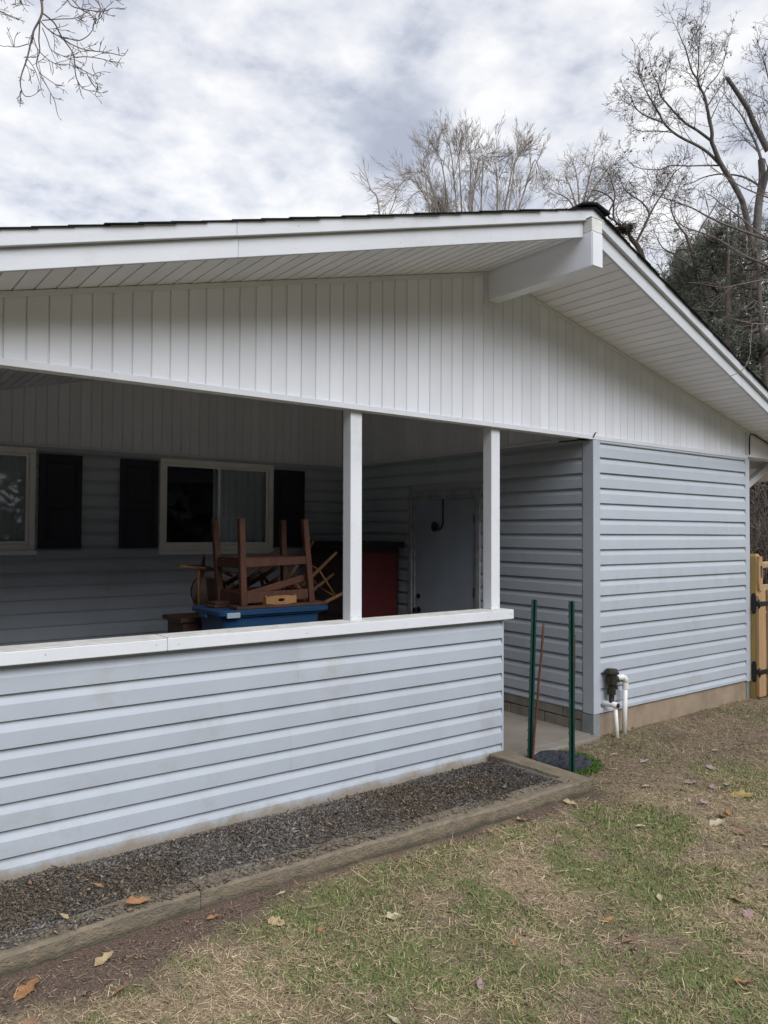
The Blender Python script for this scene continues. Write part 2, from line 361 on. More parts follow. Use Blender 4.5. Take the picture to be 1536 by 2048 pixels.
C_ = 0.127
PROF = [(0.0020, 0.014), (0.0190, -0.001), (0.0220, 0.001), (0.0205, 0.076), (0.0140, 0.090), (0.0070, 0.104), (0.0015, 0.1165), (0.0010, 0.134)]
def clip_prof(zlo, zhi):
    pts = []
    for (a, b), (c, d) in zip(PROF[:-1], PROF[1:]):
        for q in ((a, b), (c, d)):
            if zlo <= q[1] <= zhi and (not pts or pts[-1] != q): pts.append(q)
        for cut in (zlo, zhi):
            if (b-cut)*(d-cut) < 0:
                f = (cut-b)/(d-b); pts.append((a+(c-a)*f, cut))
    pts.sort(key=lambda q: q[1]) if zlo > 0.011 else None
    return pts
def siding(parent, origin, d, n, length, z0, zmin, zmax, holes=(), seams=None, mat='vinyl_grey'):
    """lap siding boards: each course (or piece between holes) a child of the wall sheet. d along, n outward"""
    d = Vector(d); n = Vector(n); origin = Vector(origin); k = 0; z = z0
    while z < zmax-0.004:
        lo, hi = max(-1, zmin-z), min(0.134, zmax-z)
        segs = [(0.0, length)]
        for (a, b, hz0, hz1) in holes:
            if z + 0.10 > hz0 and z + 0.03 < hz1:
                ns = []
                for s, e in segs:
                    if a > s: ns.append((s, min(e, a)))
                    if b < e: ns.append((max(s, b), e))
                segs = [q for q in ns if q[1]-q[0] > 0.01]
        if seams and k in seams:
            ns = []
            for s, e in segs:
                if s < seams[k] < e: ns += [(s, seams[k]+0.012, 0.0), (seams[k], e, 0.0018)]
                else: ns.append((s, e, 0.0))
            segs = ns
        for sg in segs:
            s, e = sg[0], sg[1]; pr = sg[2] if len(sg) > 2 else 0.0
            pts = clip_prof(lo, hi) if (lo > 0 or hi < 0.134) else PROF
            if len(pts) < 2: continue
            nsub = max(1, int((e-s)/0.28)); V = []; Fs = []
            for j in range(nsub+1):
                q = s+(e-s)*j/nsub; wob = 0.0024*mnoise.noise((q*1.7+k*3.1, k*7.7, origin.x+origin.y)); wz = 0.0022*mnoise.noise((q*0.9, k*5.3, origin.x*3))
                for (o_, zz) in pts: V.append(origin + d*q + n*(o_+pr+wob) + Vector((0, 0, z+zz+wz)))
            m_ = len(pts)
            for j in range(nsub):
                for i in range(m_-1): Fs.append((j*m_+i, (j+1)*m_+i, (j+1)*m_+i+1, j*m_+i+1))
            b = mesh('siding_board', V, Fs, mat, parent)
            # faces outward
            if b.data.polygons and b.data.polygons[len(b.data.polygons)//2].normal.dot(n) < 0: b.data.flip_normals()
        z += C_; k += 1
def vboards(parent, origin, d, n, length, zb, ztop, w=0.1016, groove=0.009, depth=0.008, mat='vinyl_white', start=0.0):
    """vertical grooved panels, each one a child; ztop(q) gives the top at distance q"""
    d = Vector(d); n = Vector(n); origin = Vector(origin); q = start
    while q < length-0.01:
        a, b = max(0, q)+groove/2, min(length, q+w)-groove/2
        if b-a > 0.012:
            V = []
            for (p, out) in ((a-0.003, 0.0008), (a+0.001, depth), (b-0.001, depth), (b+0.003, 0.0008)):
                base = origin + d*p + n*out
                V += [base + Vector((0, 0, zb)), base + Vector((0, 0, ztop(p)))]
            o = mesh('board', V, [(0, 2, 3, 1), (2, 4, 5, 3), (4, 6, 7, 5), (1, 3, 5, 7), (0, 6, 4, 2)], mat, parent)
            if o.data.polygons[1].normal.dot(n) < 0: o.data.flip_normals()
        q += w

def poly_prism(name, pts, n, thick, mat, parent):
    n = Vector(n); k = len(pts); V = [Vector(p) for p in pts] + [Vector(p)-n*thick for p in pts]
    Fs = [tuple(range(k)), tuple(range(2*k-1, k-1, -1))] + [(i, k+i, k+(i+1) % k, (i+1) % k) for i in range(k)]
    o = mesh(name, V, Fs, mat, parent)
    bm = bmesh.new(); bm.from_mesh(o.data); bmesh.ops.recalc_face_normals(bm, faces=bm.faces); bm.to_mesh(o.data); bm.free(); return o

# --- front gable (white grooved boards)
HZ = 2.418
gw = poly_prism('gable_wall', [(XL, 0.012, HZ+0.006), (XR, 0.012, HZ+0.006), (XR, 0.012, sz(XR)), (RX, 0.012, RZ), (XL, 0.012, sz(XL))], (0, -1, 0), 0.12, 'vinyl_white', house)
vboards(gw, (XL, 0.0115, 0), (1, 0, 0), (0, -1, 0), XR-XL-0.03, HZ+0.012, lambda q: sz(XL+q)-0.012, start=-0.02)
# trims: bottom channel, rake channels, right end channel
box('bottom_trim', XL, XR-0.002, -0.010, 0.011, HZ-0.022, HZ+0.014, 'trim_white', house, 0.003)
def rake_trim(x0, x1):
    z0, z1 = sz(x0), sz(x1); h = 0.032
    hexa('rake_trim', [(x0, -0.008, z0-h), (x1, -0.008, z1-h), (x1, 0.010, z1-h), (x0, 0.010, z0-h), (x0, -0.008, z0-0.002), (x1, -0.008, z1-0.002), (x1, 0.010, z1-0.002), (x0, 0.010, z0-0.002)], 'trim_white', house, 0.002)
rake_trim(XL, RX-0.062); rake_trim(RX+0.058, XR)
box('end_trim', XR-0.028, XR, -0.009, 0.011, HZ+0.016, sz(XR)-0.034, 'trim_white', house, 0.002)
# --- header over the porch opening (its underside shows)
box('header', XL, -0.03, 0.0, 0.165, HZ-0.002, HZ+0.006, 'soffit_white', house)
box('header_back', XL, 0.0, 0.134, 0.164, HZ+0.0065, HZ+0.30, 'vinyl_white', house)

# --- right front wall: sheet, siding, foundation, corner posts
wf = box('front_wall', 0.02, XR-0.02, 0.016, 0.10, 0.135, HZ-0.02, 'corner_grey', house)
siding(wf, (0.075, 0.0155, 0), (1, 0, 0), (0, -1, 0), XR-0.075-0.03, 0.097, 0.150, HZ-0.028)
box('frieze_trim', 0.09, XR-0.03, -0.006, 0.015, HZ-0.042, HZ-0.0235, 'corner_grey', house, 0.002)
cp = poly_prism('corner_post', [(-0.006, -0.009, 0.148), (0.084, -0.009, 0.148), (0.084, -0.009, HZ-0.024), (-0.006, -0.009, HZ-0.024)], (0, -1, 0), 0.112, 'corner_grey', house); bevel(cp, 0.004)
cp2 = box('corner_post', XR-0.052, XR+0.028, -0.007, 0.09, 0.135, HZ-0.024, 'corner_grey', house, 0.004)
fd = box('foundation', 0.085, XR-0.035, 0.012, 0.14, -0.16, 0.155, 'concrete_tan', house, 0.004)
box('foundation_corner', -0.002, 0.083, -0.004, 0.118, -0.16, 0.146, 'block_grey', house, 0.006)
box('foundation_end', XR-0.033, XR+0.02, 0.004, 0.12, -0.16, 0.134, 'block_grey', house, 0.004)

# --- porch side wall (faces -x) with the door
SY0, SY1 = 0.105, DB
sw = box('side_wall', 0.016, 0.10, 0.12, DB+0.1, 0.14, RZ-0.28, 'corner_grey', house)
DY0, DY1, DZ = 1.345, 2.325, 1.995                                    # door frame outline
siding(sw, (0.0155, DB, 0), (0, -1, 0), (-1, 0, 0), DB-SY0, 0.097, 0.160, 2.402, holes=[(DB-2.392, DB-1.305, -1, 2.05)])
side_top = poly_prism('side_upper_wall', [(0.015, DB, 2.43), (0.015, 0.166, 2.43), (0.015, 0.166, sz(0.0)), (0.015, DB, sz(0.0))], (-1, 0, 0), 0.05, 'vinyl_white', house)
vboards(side_top, (0.0145, DB, 0), (0, -1, 0), (-1, 0, 0), DB-0.17, 2.432, lambda q: sz(0.0)-0.006)
box('side_trim', -0.008, 0.014, 0.166, DB-0.002, 2.404, 2.432, 'trim_white', house, 0.003)
fs = box('side_foundation', 0.018, 0.15, 0.119, DB+0.1, -0.16, 0.165, 'mortar', house)
for i in range(9):
    y0 = 0.121 + i*0.404; y1 = min(y0+0.396, DB)
    o = box('concrete_block', 0.002+0.003*random.random(), 0.0175, y0, y1, -0.05, 0.072, 'concrete_block', fs, 0.005)
    o = box('concrete_block', 0.000+0.003*random.random(), 0.0175, max(0.121, y0-0.2), max(0.13, y1-0.2), 0.080, 0.158, 'concrete_block', fs, 0.005)
# door
door = box('door', 0.004, 0.05, 1.392, 2.292, 0.02, 1.962, 'door_paint', house, 0.003)
for yy in (1.305, 2.337): box('door_casing', -0.018, 0.0145, yy, yy+0.055, -0.02, 2.05, 'jamb', house, 0.004)
box('door_casing', -0.018, 0.0145, 1.3605, 2.3365, 1.995, 2.05, 'jamb', house, 0.004)
for yy in (1.361, 2.297): box('door_jamb', -0.006, 0.02, yy, yy+0.030, -0.02, 1.9945, 'jamb', house, 0.003)
box('door_jamb', -0.006, 0.02, 1.3915, 2.2965, 1.966, 1.9945, 'jamb', house, 0.003)
lathe('knob', (0.004, 2.235, 0.81), [(0.032, 0), (0.032, -0.008), (0.012, -0.012), (0.012, -0.035), (0.026, -0.042), (0.030, -0.058), (0.02, -0.07), (0.004, -0.072)], 'black_metal', door, 16, 'x')
lathe('lock', (0.004, 2.235, 0.955), [(0.026, 0), (0.026, -0.012), (0.012, -0.016), (0.003, -0.017)], 'black_metal', door, 16, 'x')
for zz in (0.3, 1.0, 1.72): box('hinge', -0.004, 0.0035, 1.386, 1.404, zz, zz+0.09, 'bronze', door)
wh = thing('wreath_hanger', 'black metal over-the-door wreath hook with a round bronze end on the grey door', 'hook', (-0.01, 1.86, 1.66))
tube('strap', [(0.006, 1.85, 1.963), (-0.0035, 1.85, 1.96), (-0.0040, 1.85, 1.86), (-0.0042, 1.85, 1.73), (-0.006, 1.86, 1.685), (-0.010, 1.89, 1.655), (-0.018, 1.93, 1.650), (-0.022, 1.955, 1.668)], 0.0075, 'black_metal', wh, 6)
lathe('disc', (-0.012, 1.965, 1.685), [(0.030, 0.010), (0.046, 0.004), (0.050, -0.008), (0.034, -0.016), (0.008, -0.020)], 'bronze', wh, 18, 'x')

# --- porch back wall with windows
bw = box('back_wall', XL, 0.015, DB+0.006, DB+0.10, -0.05, 2.43, 'corner_grey', house)
W2 = (-2.266, -0.950, 1.385, 2.378); W1 = (-4.772, -3.456, 1.40, 2.392)
hol = [(w[0]-XL+0.004, w[1]-XL-0.004, w[2]+0.005, w[3]-0.005) for w in (W1, W2)]
siding(bw, (XL, DB+0.0055, 0), (1, 0, 0), (0, -1, 0), -0.012-XL, -0.04, -0.03, 2.412, holes=hol)
# short patch pieces below the window, as the photo shows a seam there
bt = poly_prism('back_upper_wall', [(XL, DB, 2.43), (0.0, DB, 2.43), (0.0, DB, sz(0)), (RX, DB, RZ), (XL, DB, sz(XL))], (0, -1, 0), 0.05, 'vinyl_white', house)
vboards(bt, (XL, DB-0.0005, 0), (1, 0, 0), (0, -1, 0), -0.012-XL, 2.436, lambda q: sz(XL+q)-0.006)
box('back_trim', XL, -0.012, DB-0.022, DB-0.001, 2.412, 2.436, 'trim_white', house, 0.003)
box('inner_corner_trim', -0.012, 0.0135, DB-0.02, DB-0.0005, -0.03, 2.40, 'corner_grey', house, 0.003)
def window(w, name='window'):
    x0, x1, z0, z1 = w; y = DB - 0.045; fw = 0.052
    fr = box(name, x0, x1, y+0.02, DB+0.004, z1-fw, z1, 'window_white', house, 0.004)        # head; the other sides are its frame pieces
    box('frame_side', x0, x0+fw, y+0.02, DB+0.004, z0+0.036, z1-fw-0.0005, 'window_white', fr, 0.004)
    box('frame_side', x1-fw, x1, y+0.02, DB+0.004, z0+0.036, z1-fw-0.0005, 'window_white', fr, 0.004)
    box('sill', x0-0.012, x1+0.012, y-0.012, DB+0.004, z0-0.004, z0+0.0355, 'window_white', fr, 0.005)
    box('rail', x0+fw+0.0005, x1-fw-0.0005, y+0.022, DB+0.004, z0+0.036, z0+0.036+fw, 'window_white', fr, 0.004)
    ix0, ix1, iz0, iz1 = x0+fw, x1-fw, z0+0.036+fw, z1-fw; s = 0.034; mid = (ix0+ix1)/2+0.005
    for a, b, yo in ((ix0, mid+0.012, 0.034), (mid-0.012, ix1, 0.048)):
        ya, yb = y+yo, y+yo+0.012
        box('sash', a, a+s*0.8, ya, yb, iz0, iz1, 'window_white', fr, 0.002); box('sash', b-s*0.8, b, ya, yb, iz0, iz1, 'window_white', fr, 0.002)
        box('sash', a+s*0.8, b-s*0.8, ya, yb, iz1-s*0.8, iz1, 'window_white', fr, 0.002); box('sash', a+s*0.8, b-s*0.8, ya, yb, iz0, iz0+s, 'window_white', fr, 0.002)
        box('pane', a+s*0.78, b-s*0.78, ya+0.004, ya+0.008, iz0+s*0.9, iz1-s*0.78, 'glass_dark', fr)
    # curtain: pleated sheet drawn across the right part, hanging in a dark room
    n = 90; c0, c1 = (mid-0.04 if x0 > -3 else ix0-0.03), ix1+0.05; V = []
    for i in range(n+1):
        q = i/n; xx = c0+(c1-c0)*q; yy = DB+0.055+0.018*math.sin(q*58)+0.01*math.sin(q*23+1)
        V += [(xx, yy, iz0-0.1), (xx, yy+0.01*math.sin(q*31), iz1+0.05)]
    mesh('curtain', V, [(2*i, 2*i+2, 2*i+3, 2*i+1) for i in range(n)], 'curtain', fr, True)
window(W2); window(W1)
# openings in the sheathing behind the glass: dark room boxes
for w in (W1, W2):
    x0, x1, z0, z1 = w
    hexv = [(x0+0.03, DB+0.004, z0+0.04), (x1-0.03, DB+0.004, z0+0.04), (x1-0.03, DB+0.004, z1-0.03), (x0+0.03, DB+0.004, z1-0.03)]
# cut the wall sheet so that one looks into the room
def cut_sheet():
    global bw
    xs = sorted([XL, 0.015] + [v for w in (W1, W2) for v in (w[0]+0.02, w[1]-0.02)])
    bm = bmesh.new(); off = OFF[house]
    def bb(x0, x1, z0, z1):
        vs = [bm.verts.new(Vector(p)-off) for p in ((x0, DB+0.006, z0), (x1, DB+0.006, z0), (x1, DB+0.006, z1), (x0, DB+0.006, z1))]
        bm.faces.new(vs)
        vs = [bm.verts.new(Vector(p)-off) for p in ((x0, DB+0.10, z0), (x0, DB+0.10, z1), (x1, DB+0.10, z1), (x1, DB+0.10, z0))]
        bm.faces.new(vs)
    for i in range(len(xs)-1):
        a, b = xs[i], xs[i+1]; w = next((w for w in (W1, W2) if abs(w[0]+0.02-a) < 1e-6), None)
        if w: bb(a, b, -0.05, w[2]+0.03); bb(a, b, w[3]-0.03, 2.43)
        else: bb(a, b, -0.05, 2.43)
    bm.to_mesh(bw.data); bm.free()
cut_sheet()
box('room', XL, -0.02, DB+0.9, DB+0.95, -0.05, 2.43, 'room_dark', house)
def shutter(x0, x1, z0, z1):
    s = box('shutter', x0, x1, DB-0.034, DB-0.016, z0, z1, 'shutter', house, 0.003); w = 0.055
    y0, y1 = DB-0.044, DB-0.0345
    box('stile', x0, x0+w, y0, y1, z0, z1, 'shutter', s, 0.003); box('stile', x1-w, x1, y0, y1, z0, z1, 'shutter', s, 0.003)
    zm = z0+(z1-z0)*0.48
    for a, b in ((z0, z0+0.08), (zm-0.035, zm+0.035), (z1-0.07, z1)): box('rail', x0+w+0.0005, x1-w-0.0005, y0, y1, a, b, 'shutter', s, 0.003)
    for a, b in ((z0+0.10, zm-0.055), (zm+0.055, z1-0.09)): box('raised_panel', x0+w+0.02, x1-w-0.02, y0+0.002, y1, a, b, 'shutter', s, 0.004)
shutter(-3.432, -3.042, 1.452, 2.345); shutter(-2.677, -2.290, 1.452, 2.345); shutter(-0.938, -0.548, 1.452, 2.330)
# --- unseen left wall added to keep the porch dark; outer shell of house
box('added_left_wall', XL-0.1, XL-0.001, 0.0, 9.2, -0.05, sz(XL-0.1)-0.01, 'vinyl_grey', house)
box('right_wall', XR-0.02, XR+0.022, 0.0905, 9.2, 0.13, sz(XR)-0.01, 'vinyl_grey', house)
box('rear_wall', XL, XR-0.021, 9.1, 9.2, -0.05, 2.6, 'vinyl_grey', house)

# --- low porch wall, cap, posts
LX1 = -1.046
lw = box('low_wall', XL+0.002, LX1-0.004, 0.017, 0.100, -0.020, 0.993, 'corner_grey', house)
siding(lw, (XL, 0.0165, 0), (1, 0, 0), (0, -1, 0), LX1-0.016-XL, -0.034, -1, 0.990, seams={7: -2.78-XL, 6: -2.78-XL, 3: -2.83-XL, 1: -2.2-XL, 2: -2.83-XL, 5: -4.6-XL})
box('end_trim', LX1-0.0165, LX1, -0.006, 0.102, -0.036, 0.992, 'corner_grey', house, 0.003)
capx = -3.60
for a, b in ((XL+0.002, capx-0.0015), (capx, -0.985)):
    cpo = box('wall_cap', a, b, -0.048, 0.122, 0.994, 1.058 + (0.0015 if a == capx else 0), 'trim_white', house, 0.004)
    lip = box('cap_top', a+0.003, b-0.004, -0.046, 0.121, 1.0595, 1.0635, 'paint_worn', house)
def post(x, xt, y=0.032):
    w = 0.088
    p = hexa('post', [(x, y, 1.063), (x+w, y, 1.063), (x+w, y+w, 1.063), (x, y+w, 1.063), (xt, y, HZ-0.002), (xt+w, y, HZ-0.002), (xt+w, y+w, HZ-0.002), (xt, y+w, HZ-0.002)], 'trim_white', house, 0.004)
post(-2.384, -2.392); post(-1.136, -1.139)
post(-3.9-1.55, -3.9-1.55)

# --- roof: soffit boards, ridge beam, rake boards, shingles
sof = poly_prism('roof', [(XEL, yf(XEL), sz(XEL)+0.016), (RX, yf(RX), RZ+0.016), (RX, 9.3, RZ+0.016), (XEL, 9.3, sz(XEL)+0.016)], (0, 0, -1), 0.13, 'soffit_white', house)
sof2 = poly_prism('roof', [(RX, yf(RX+.001), RZ+0.016), (XER, yf(XER), sz(XER)+0.016), (XER, 9.3, sz(XER)+0.016), (RX, 9.3, RZ+0.016)], (0, 0, -1), 0.13, 'soffit_white', house)
def soffit_boards(parent, xa, xb, step, y_front, y_back, name='soffit_board'):
    x = xa
    while (x < xb-0.01) if step > 0 else (x > xb+0.01):
        x2 = x+step; lo, hi = (min(x, x2)+0.0033, max(x, x2)-0.0033)
        lo, hi = max(lo, min(xa, xb)), min(hi, max(xa, xb))
        if hi-lo > 0.01:
            tl = 0.0025
            V = []
            for (p, dz) in ((lo, 0.0), (hi, tl)):
                for yy in (y_front(p), y_back): V += [(p, yy, sz(p)+dz), (p, yy, sz(p)+0.0155)]
            hexa(name, [V[0], V[4], V[6], V[2], V[1], V[5], V[7], V[3]], 'soffit_white', parent)
        x = x2
soffit_boards(sof, RX-0.055, XEL, -0.0985, yf, 0.0115); soffit_boards(sof2, RX+0.055, XER, 0.0985, yf, 0.0115)
soffit_boards(sof, RX-0.001, XL, -0.0985, lambda x: 0.166, DB-0.001, 'ceiling_board'); soffit_boards(sof2, RX+0.001, 0.0, 0.0985, lambda x: 0.166, DB-0.001, 'ceiling_board')
def rake(x0, x1, dz0, dz1, dy0, dy1, name):
    y0, y1 = yf(x0 + (1e-4 if x1 > RX else 0)), yf(x1 + (0 if x1 <= RX else 0))
    if x1 <= RX: y1 = yf(x1-1e-6)
    hexa(name, [(x0, y0+dy0, sz(x0)+dz0), (x1, y1+dy0, sz(x1)+dz0), (x1, y1+dy1, sz(x1)+dz0), (x0, y0+dy1, sz(x0)+dz0), (x0, y0+dy0, sz(x0)+dz1), (x1, y1+dy0, sz(x1)+dz1), (x1, y1+dy1, sz(x1)+dz1), (x0, y0+dy1, sz(x0)+dz1)], 'fascia_white', house, 0.003)
jl, jr = -3.46, 1.42
for a, b, e in ((XEL, jl, 0.002), (jl+0.001, RX-0.056, 0.0), (RX+0.053, jr, 0.0), (jr+0.002, XER, 0.0015)):
    rake(a, b, -0.014, 0.086, -0.022-e, -0.0005, 'rake_board')
for a, b, e in ((XEL, jl-0.02, 0.002), (jl-0.019, RX-0.0005, 0.0), (RX+0.0005, jr+0.06, 0.0), (jr+0.062, XER, 0.0015)):
    rake(a, b, 0.0865, 0.166, -0.050-e, -0.0005, 'drip_board')
# ridge beam
rb = box('ridge_beam', RX-0.053, RX+0.050, -0.925, 0.011, 3.312, RZ-0.005, 'vinyl_white', house, 0.004)
box('beam_end', RX-0.0535, RX+0.0505, -0.9275, -0.84, RZ-0.0045, RZ+0.082, 'paint_worn', house, 0.004)
box('beam_face', RX-0.050, RX+0.047, -0.9305, -0.9255, 3.316, RZ-0.012, 'trim_white', house, 0.001)
box('beam_collar', RX-0.085, RX-0.054, -0.006, 0.0108, 3.285, RZ-0.012, 'trim_white', house, 0.002)
box('beam_collar', RX-0.0535, RX+0.052, -0.006, 0.0108, 3.285, 3.311, 'trim_white', house, 0.002)
box('beam_cap', RX-0.062, RX+0.059, -0.93, -0.72, RZ+0.0825, RZ+0.0855, 'trim_white', house)
# shingles: one strip for each course, front edge uneven
def shingles(parent, side):
    step = 0.145; n = int((RX-XEL if side < 0 else XER-RX)/step)+1; th = 0.0045
    for i in range(n):
        xa = RX+side*(i*step); xb = RX+side*((i+1)*step+0.03)
        xm = RX+side*((i+0.5)*step)
        jt = random.uniform(-0.010, 0.004)-0.066; e_ = 1e-4*side; zo = 0.152
        za, zb = sz(xa)+zo+0.003, sz(xb)+zo+0.003+th
        lo, hi = sorted(((xa, za), (xb, zb)))
        yl, yh = yf(lo[0]+(e_ if lo[0] == RX else 0))+jt, yf(hi[0]+(e_ if hi[0] == RX else 0))+jt+random.uniform(-0.004, 0.004)
        hexa('shingle', [(lo[0], yl, lo[1]), (hi[0], yh, hi[1]), (hi[0], 9.36, hi[1]), (lo[0], 9.36, lo[1]), (lo[0], yl, lo[1]+th), (hi[0], yh, hi[1]+th), (hi[0], 9.36, hi[1]+th), (lo[0], 9.36, lo[1]+th)], 'shingle', parent)
for o in (sof, sof2):       # roof deck top just under the shingles
    pass
shingles(sof, -1); shingles(sof2, 1)
# ridge caps: overlapping saddle pieces
for i in range(60):
    y0 = -0.925+i*0.17; y1 = y0+0.28; zt = RZ+0.166+0.010; V = []
    for yy, lift in ((y0, 0.012), (y1, -0.002)):
        for dx, dz in ((-0.135, -0.030), (-0.07, -0.010), (0, 0.003), (0.07, -0.010), (0.135, -0.030)):
            V.append((RX+dx, yy, zt+dz+lift)); 
    V2 = [(a, b, c-0.012) for a, b, c in V]
    Fs = [(j, j+1, j+6, j+5) for j in range(4)] + [(10+j+1, 10+j, 10+j+5, 10+j+6) for j in range(4)] + [(j, 10+j, 10+j+1, j+1) for j in range(4)] + [(5+j, 5+j+1, 15+j+1, 15+j) for j in range(4)] + [(0, 5, 15, 10), (4, 14, 19, 9)]
    mesh('ridge_cap', V+V2, Fs, 'shingle', sof2)
# --- right eave: boxed header of the side porch, brace, downspout and cables
box('eave_header', XR+0.001, XER-0.1, 0.002, 0.16, HZ+0.0, sz(XER-0.1)+0.0, 'trim_white', house) if False else None
hexa('eave_header', [(XR+0.001, 0.0, HZ), (XER-0.1, 0.0, HZ), (XER-0.1, 0.15, HZ), (XR+0.001, 0.15, HZ), (XR+0.001, 0.0, sz(XR)-0.001), (XER-0.1, 0.0, max(HZ+0.02, sz(XER-0.1)-0.001)), (XER-0.1, 0.15, max(HZ+0.02, sz(XER-0.1)-0.001)), (XR+0.001, 0.15, sz(XR)-0.001)], 'vinyl_white', house, 0.003)
box('eave_beam', XR+0.03, XER-0.1, 0.30, 0.38, HZ-0.06, HZ+0.02, 'trim_white', house, 0.004)
bar('brace', (XR+0.0, 0.25, 1.93), (XR+0.95, 0.25, 2.40), 0.07, 0.07, 'trim_white', house)
tube('cable', [(XR+0.014, -0.016, HZ+0.02), (XR+0.016, -0.016, HZ+0.10), (XR+0.016, -0.018, sz(XR)-0.07), (XR+0.03, -0.02, sz(XR)-0.035), (XR+0.10, -0.02, sz(XR+0.1)-0.012), (XR+0.7, -0.02, sz(XR+0.7)-0.012)], 0.007, 'black_metal', house, 6)
tube('cable', [(-0.005, 0.35, HZ-0.008), (-0.008, 0.18, HZ-0.014), (-0.014, 0.02, HZ-0.014), (-0.012, -0.014, HZ-0.005), (0.002, -0.018, HZ+0.022), (0.018, -0.017, HZ+0.036)], 0.0055, 'black_metal', house, 6)

rn = random.Random(12)
for (x_, z_) in [(-2.378, 1.085), (-2.312, 1.085), (-1.128, 1.09), (-1.066, 1.09), (-2.35, 2.39), (-1.10, 2.39)]:
    lathe('nail', (x_, 0.0315, z_), [(0.0035, 0), (0.003, -0.0012)], 'jamb', house, 8, 'y')
for x_ in (-5.0, -4.2, -3.66, -3.54, -2.75, -2.0, -1.25, -1.02): lathe('nail', (x_, -0.0485, 1.028+rn.uniform(-0.006, 0.006)), [(0.0035, 0), (0.003, -0.0012)], 'jamb', house, 8, 'y')
x_ = XEL+0.4
while x_ < XER-0.2:
    if abs(x_-RX) > 0.2:
        for dz_ in (0.02, 0.118): lathe('nail', (x_, yf(x_)-(0.0225 if dz_ < 0.05 else 0.0505), sz(x_)+dz_+rn.uniform(-0.006, 0.006)), [(0.003, 0), (0.0025, -0.001)], 'jamb', house, 6, 'y')
    x_ += 0.61
# ---------------------------------------------------------------- porch floor
pf = box('porch_floor', XL, 0.018, 0.03, DB+0.02, -0.11, -0.012, 'slab', None, 0.004)
tag(pf, 'worn concrete slab floor of the porch and walkway', kind='structure')
pw = box('walkway_slab', LX1+0.01, -0.01, -0.07, 0.028, -0.11, -0.014, 'slab', None, 0.006); tag(pw, 'concrete slab edge at the porch entrance', kind='structure')

# ---------------------------------------------------------------- raised bed
bed = thing('raised_bed', 'long low raised bed edged with weathered landscape timbers', 'raised bed', (-3.0, -0.4, GZ))
def timber(name, pts_out, pts_in, ztop, zbot, mat, parent):
    n = len(pts_out); V = []
    for i in range(n):
        (xo, yo), (xi, yi) = pts_out[i], pts_in[i]; zt = ztop[i] if isinstance(ztop, list) else ztop
        V += [(xo, yo-0.004, zbot), (xo, yo, zt-0.012), (xo, yo+0.012, zt), (xi, yi-0.008, zt+0.002), (xi, yi, zt-0.01), (xi, yi, zbot)]
    Fs = []
    for i in range(n-1):
        for j in range(5): Fs.append((6*i+j, 6*i+6+j, 6*i+7+j, 6*i+j+1))
    Fs += [tuple(range(6)), tuple(range(6*n-1, 6*n-7, -1))]
    o = mesh(name, V, Fs, mat, parent)
    bm = bmesh.new(); bm.from_mesh(o.data); bmesh.ops.recalc_face_normals(bm, faces=bm.faces); bm.to_mesh(o.data); bm.free(); return o
def bow(x): return 0.03*math.sin((x+4.6)*1.6) + 0.010*mnoise.noise((x*3, 0.3, 1.7))
def tpts(x0, x1, y, n=26, seed=0): return [(x0+(x1-x0)*i/n, y + bow(x0+(x1-x0)*i/n) + 0.006*mnoise.noise((i*0.7+seed, 2.2, 1.1))) for i in range(n+1)]
TY0, TY1 = -0.775, -0.640
def tz(x0, x1, b, n=26): return [b+0.008*mnoise.noise(((x0+(x1-x0)*i/n)*2.3, 4.4, 7.7)) for i in range(n+1)]
timber('timber', tpts(-5.6, -3.705, TY0), tpts(-5.6, -3.705, TY1, seed=5), tz(-5.6, -3.705, 0.040), -0.14, 'timber', bed)
timber('timber', tpts(-3.700, -1.185, TY0+0.002), tpts(-3.700, -1.185, TY1+0.004, seed=8), tz(-3.7, -1.185, 0.044), -0.14, 'timber', bed)
hexa('timber', [(-1.180, -0.79, -0.14), (-1.045, -0.785, -0.14), (-1.075, -0.03, -0.14), (-1.225, -0.03, -0.14), (-1.180, -0.79, 0.040), (-1.045, -0.785, 0.043), (-1.075, -0.03, 0.052), (-1.225, -0.03, 0.050)], 'timber_end', bed, 0.010)
soilV = []; nxs, nys = 120, 20
for i in range(nxs+1):
    for j in range(nys+1):
        x = -5.6+4.40*i/nxs; v = j/nys; y = TY1-0.02+bow(x)*(1-v) + (0.03-TY1)*v
        z = 0.032-0.012*v - 0.052*max(0, (v-0.72)/0.28)**1.5 + 0.014*mnoise.noise((x*3, y*3, 3)) + 0.008*mnoise.noise((x*11, y*11, 5))
        soilV.append((x, y, z))
soil = mesh('soil', soilV, [(i*(nys+1)+j, (i+1)*(nys+1)+j, (i+1)*(nys+1)+j+1, i*(nys+1)+j+1) for i in range(nxs) for j in range(nys)], 'mortar', bed, True)
def soil_z(x, y):
    v = np.clip((y-TY1)/(-TY1), 0, 1); return 0.032-0.012*v-0.052*np.maximum(0, (v-0.72)/0.28)**1.5
